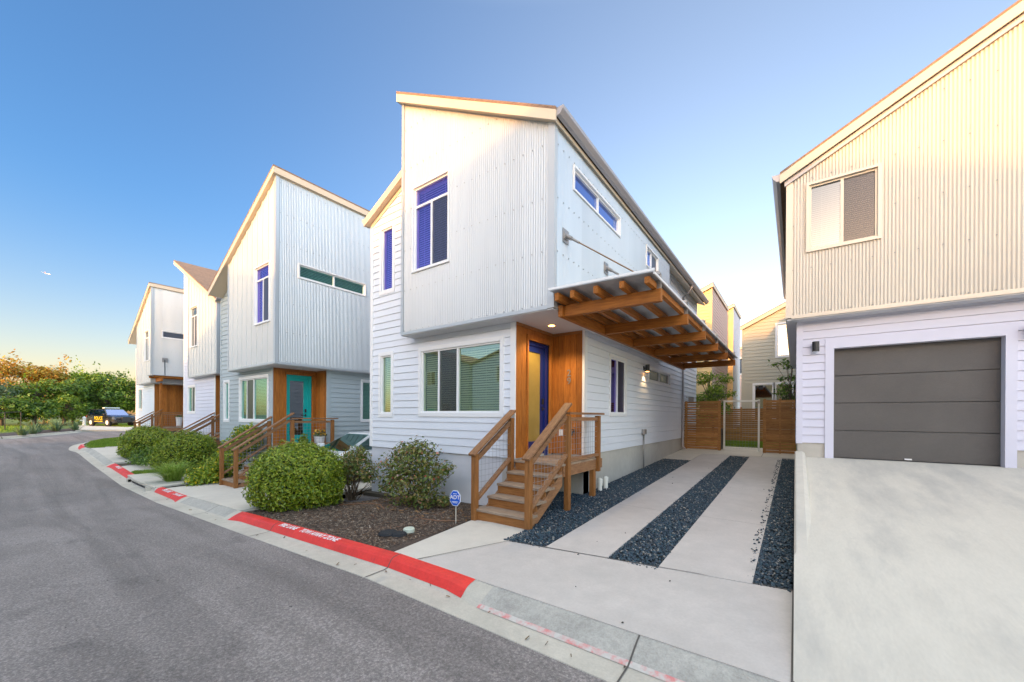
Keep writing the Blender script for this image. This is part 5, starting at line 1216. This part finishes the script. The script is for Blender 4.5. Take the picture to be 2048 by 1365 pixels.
for x, y, z in pts:
    m = MB(); m.tube([(x, y, prof(x)), (x, y, prof(x) + z)], .03, 6); m.build('post', BLACK, t)
t = thing('hydrant', 'pale fire hydrant on the grass left of the police car', 'hydrant', (-60.7, 6.5, prof(-60.7)))
m = MB(); z = prof(-60.7); m.tube([(-60.7, 6.5, z), (-60.7, 6.5, z + .08), (-60.7, 6.5, z + .1), (-60.7, 6.5, z + .7), (-60.7, 6.5, z + .85), (-60.7, 6.5, z + .95)], [.18, .18, .13, .13, .16, .04], 12); m.build('barrel', WHITEM, t)
m = MB(); m.tube([(-60.7, 6.2, z + .55), (-60.7, 6.8, z + .55)], .06, 10); m.build('nozzle', WHITEM, t)

# houses on the other side of the street: they throw the evening shadow on this row and show in the windows
def opposite(x0, x1, y, h0, h1, wm, label):
    t = thing('house', label, 'house', ((x0 + x1) / 2, y - 4, prof(x0)), 0, 'houses across the street'); zf = lin(x0, h0, (h1 - h0) / (x1 - x0)); f = BK(y)
    zg = prof((x0 + x1) / 2) - .1; xm = (x0 + x1) / 2
    hs = [(xm - 1.6, xm - .3, 4.8, 6.2), (xm + .6, xm + 1.9, 1.5, 2.9)]
    m = MB(); lap(m, f, x0, x1, zg, max(h0, h1), hs); lap(m, S(x1), y - 9, y, zg, zf(x1)); lap(m, SL(x0), y - 9, y, zg, zf(x0)); m.quad((x0, y - 9, zg), (x1, y - 9, zg), (x1, y - 9, h1), (x0, y - 9, h0))
    m.build('wall', wm, t, clips=[clip_under(zf, x0, x1, .05)])
    m = MB(); slab(m, x0 - .2, x1 + .2, y - 9.2, y + .3, lambda x: zf(x) + .1, .15); m.build('roof', SHING, t)
    for h in hs: window(t, f, *h, SL2, G_GRY, .09)
    m = MB(); m.fbox(f, xm - 1.3, xm - .4, zg + .2, zg + 2.4, 0, .04); m.build('door', TEALP, t)
YO = -15.0
for i, (x0, x1, h0, h1, wm, cname) in enumerate([(19.3, 27.5, 9.4, 6.8, W_SAND, 'sand'), (9.5, 19.2, 8.6, 11.2, W_LAV, 'lavender'), (1.2, 9.4, 9.8, 6.9, W_OLIVE, 'sage'), (-7.3, 1.1, 8.3, 9.9, W_SAND, 'cream'), (-15.6, -7.4, 9.2, 7.0, W_ROSE, 'rose'), (-24.8, -15.7, 6.6, 9.1, W_BLUE, 'blue'), (-33.5, -24.9, 9.2, 6.7, W_GREY, 'grey')]):
    opposite(x0, x1, YO - .35 * (i % 2), h0, h1, wm, '%s sided house across the street, opposite the metal clad row' % cname)

# ------------------------------------------------------------------ light, sky, camera
SUN_EL, SUN_AZ = R(6.2), (math.sin(R(176)), math.cos(R(176)))     # direction towards the sun, low behind the camera to the right
sd = Vector((SUN_AZ[0] * math.cos(SUN_EL), SUN_AZ[1] * math.cos(SUN_EL), math.sin(SUN_EL)))
su = bpy.data.lights.new('sun', 'SUN'); su.energy = 1.3; su.angle = R(1.0); su.color = (1, .43, .09)
so = bpy.data.objects.new('sun', su); so.rotation_euler = (-sd).to_track_quat('-Z', 'Y').to_euler(); COL.objects.link(so)
w = bpy.data.worlds.new('World'); SC.world = w; w.use_nodes = True; nt = w.node_tree; bg = nt.nodes['Background']
sk = nt.nodes.new('ShaderNodeTexSky'); sk.sky_type = 'NISHITA'; sk.sun_disc = False; sk.sun_elevation = SUN_EL
sk.sun_rotation = math.atan2(sd.x, sd.y); sk.air_density = 1.0; sk.dust_density = 1.0; sk.ozone_density = 1.6
hs = nt.nodes.new('ShaderNodeHueSaturation'); hs.inputs['Saturation'].default_value = 1.0; nt.links.new(sk.outputs[0], hs.inputs['Color'])
tc = nt.nodes.new('ShaderNodeTexCoord')
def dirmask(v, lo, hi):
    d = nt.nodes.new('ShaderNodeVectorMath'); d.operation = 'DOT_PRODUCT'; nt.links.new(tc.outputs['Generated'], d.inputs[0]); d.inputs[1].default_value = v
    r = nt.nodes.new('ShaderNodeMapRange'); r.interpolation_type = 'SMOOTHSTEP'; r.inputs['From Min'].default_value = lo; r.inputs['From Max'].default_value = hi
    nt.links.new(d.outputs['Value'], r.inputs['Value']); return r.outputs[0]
# the sky is deeper to the north-west, paler to the north-east, bright round the sunset; overhead and eastern boosts are added fill, out of view
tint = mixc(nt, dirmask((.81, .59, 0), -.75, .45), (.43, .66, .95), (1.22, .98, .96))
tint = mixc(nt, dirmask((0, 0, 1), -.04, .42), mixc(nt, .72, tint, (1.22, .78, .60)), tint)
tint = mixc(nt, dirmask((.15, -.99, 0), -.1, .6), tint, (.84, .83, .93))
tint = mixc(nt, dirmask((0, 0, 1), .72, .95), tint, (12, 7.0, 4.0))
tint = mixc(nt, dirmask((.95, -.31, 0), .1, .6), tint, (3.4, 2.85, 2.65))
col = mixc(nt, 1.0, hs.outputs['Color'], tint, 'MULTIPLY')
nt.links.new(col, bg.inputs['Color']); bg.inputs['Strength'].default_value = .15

def spot(name, loc, energy, size, col=(1, .7, .35), rad=.03):
    l = bpy.data.lights.new(name, 'SPOT'); l.energy = energy; l.spot_size = R(size); l.spot_blend = .6; l.color = col; l.shadow_soft_size = rad
    o = bpy.data.objects.new(name, l); o.location = loc; COL.objects.link(o)
spot('porch_light', (-3.91, 6.68, 3.50), 22, 130)
spot('wall_light', (-3.47, 11.42, 3.03), 5, 100)

cam = bpy.data.cameras.new('camera'); co = bpy.data.objects.new('camera', cam); COL.objects.link(co); SC.camera = co
f_, YAW, PH = 776.0, R(36.1), R(.35)
cam.sensor_width = 36; cam.lens = f_ / 2048 * 36; cam.shift_y = (832 - 682.5) / 2048; cam.clip_end = 4000; cam.clip_start = .05
a = Vector((-math.sin(YAW), math.cos(YAW), 0)); r0 = Vector((math.cos(YAW), math.sin(YAW), 0)); u0 = Vector((0, 0, 1))
Rt = r0 * math.cos(PH) + u0 * math.sin(PH); Up = u0 * math.cos(PH) - r0 * math.sin(PH)
co.matrix_world = Matrix(((Rt.x, Up.x, -a.x, 0), (Rt.y, Up.y, -a.y, 0), (Rt.z, Up.z, -a.z, 1.75), (0, 0, 0, 1)))
SC.view_settings.view_transform = 'Standard'; SC.view_settings.look = 'None'; SC.view_settings.gamma = 1; SC.view_settings.exposure = 1.84
SC.cycles.max_bounces = 6; SC.cycles.transparent_max_bounces = 12
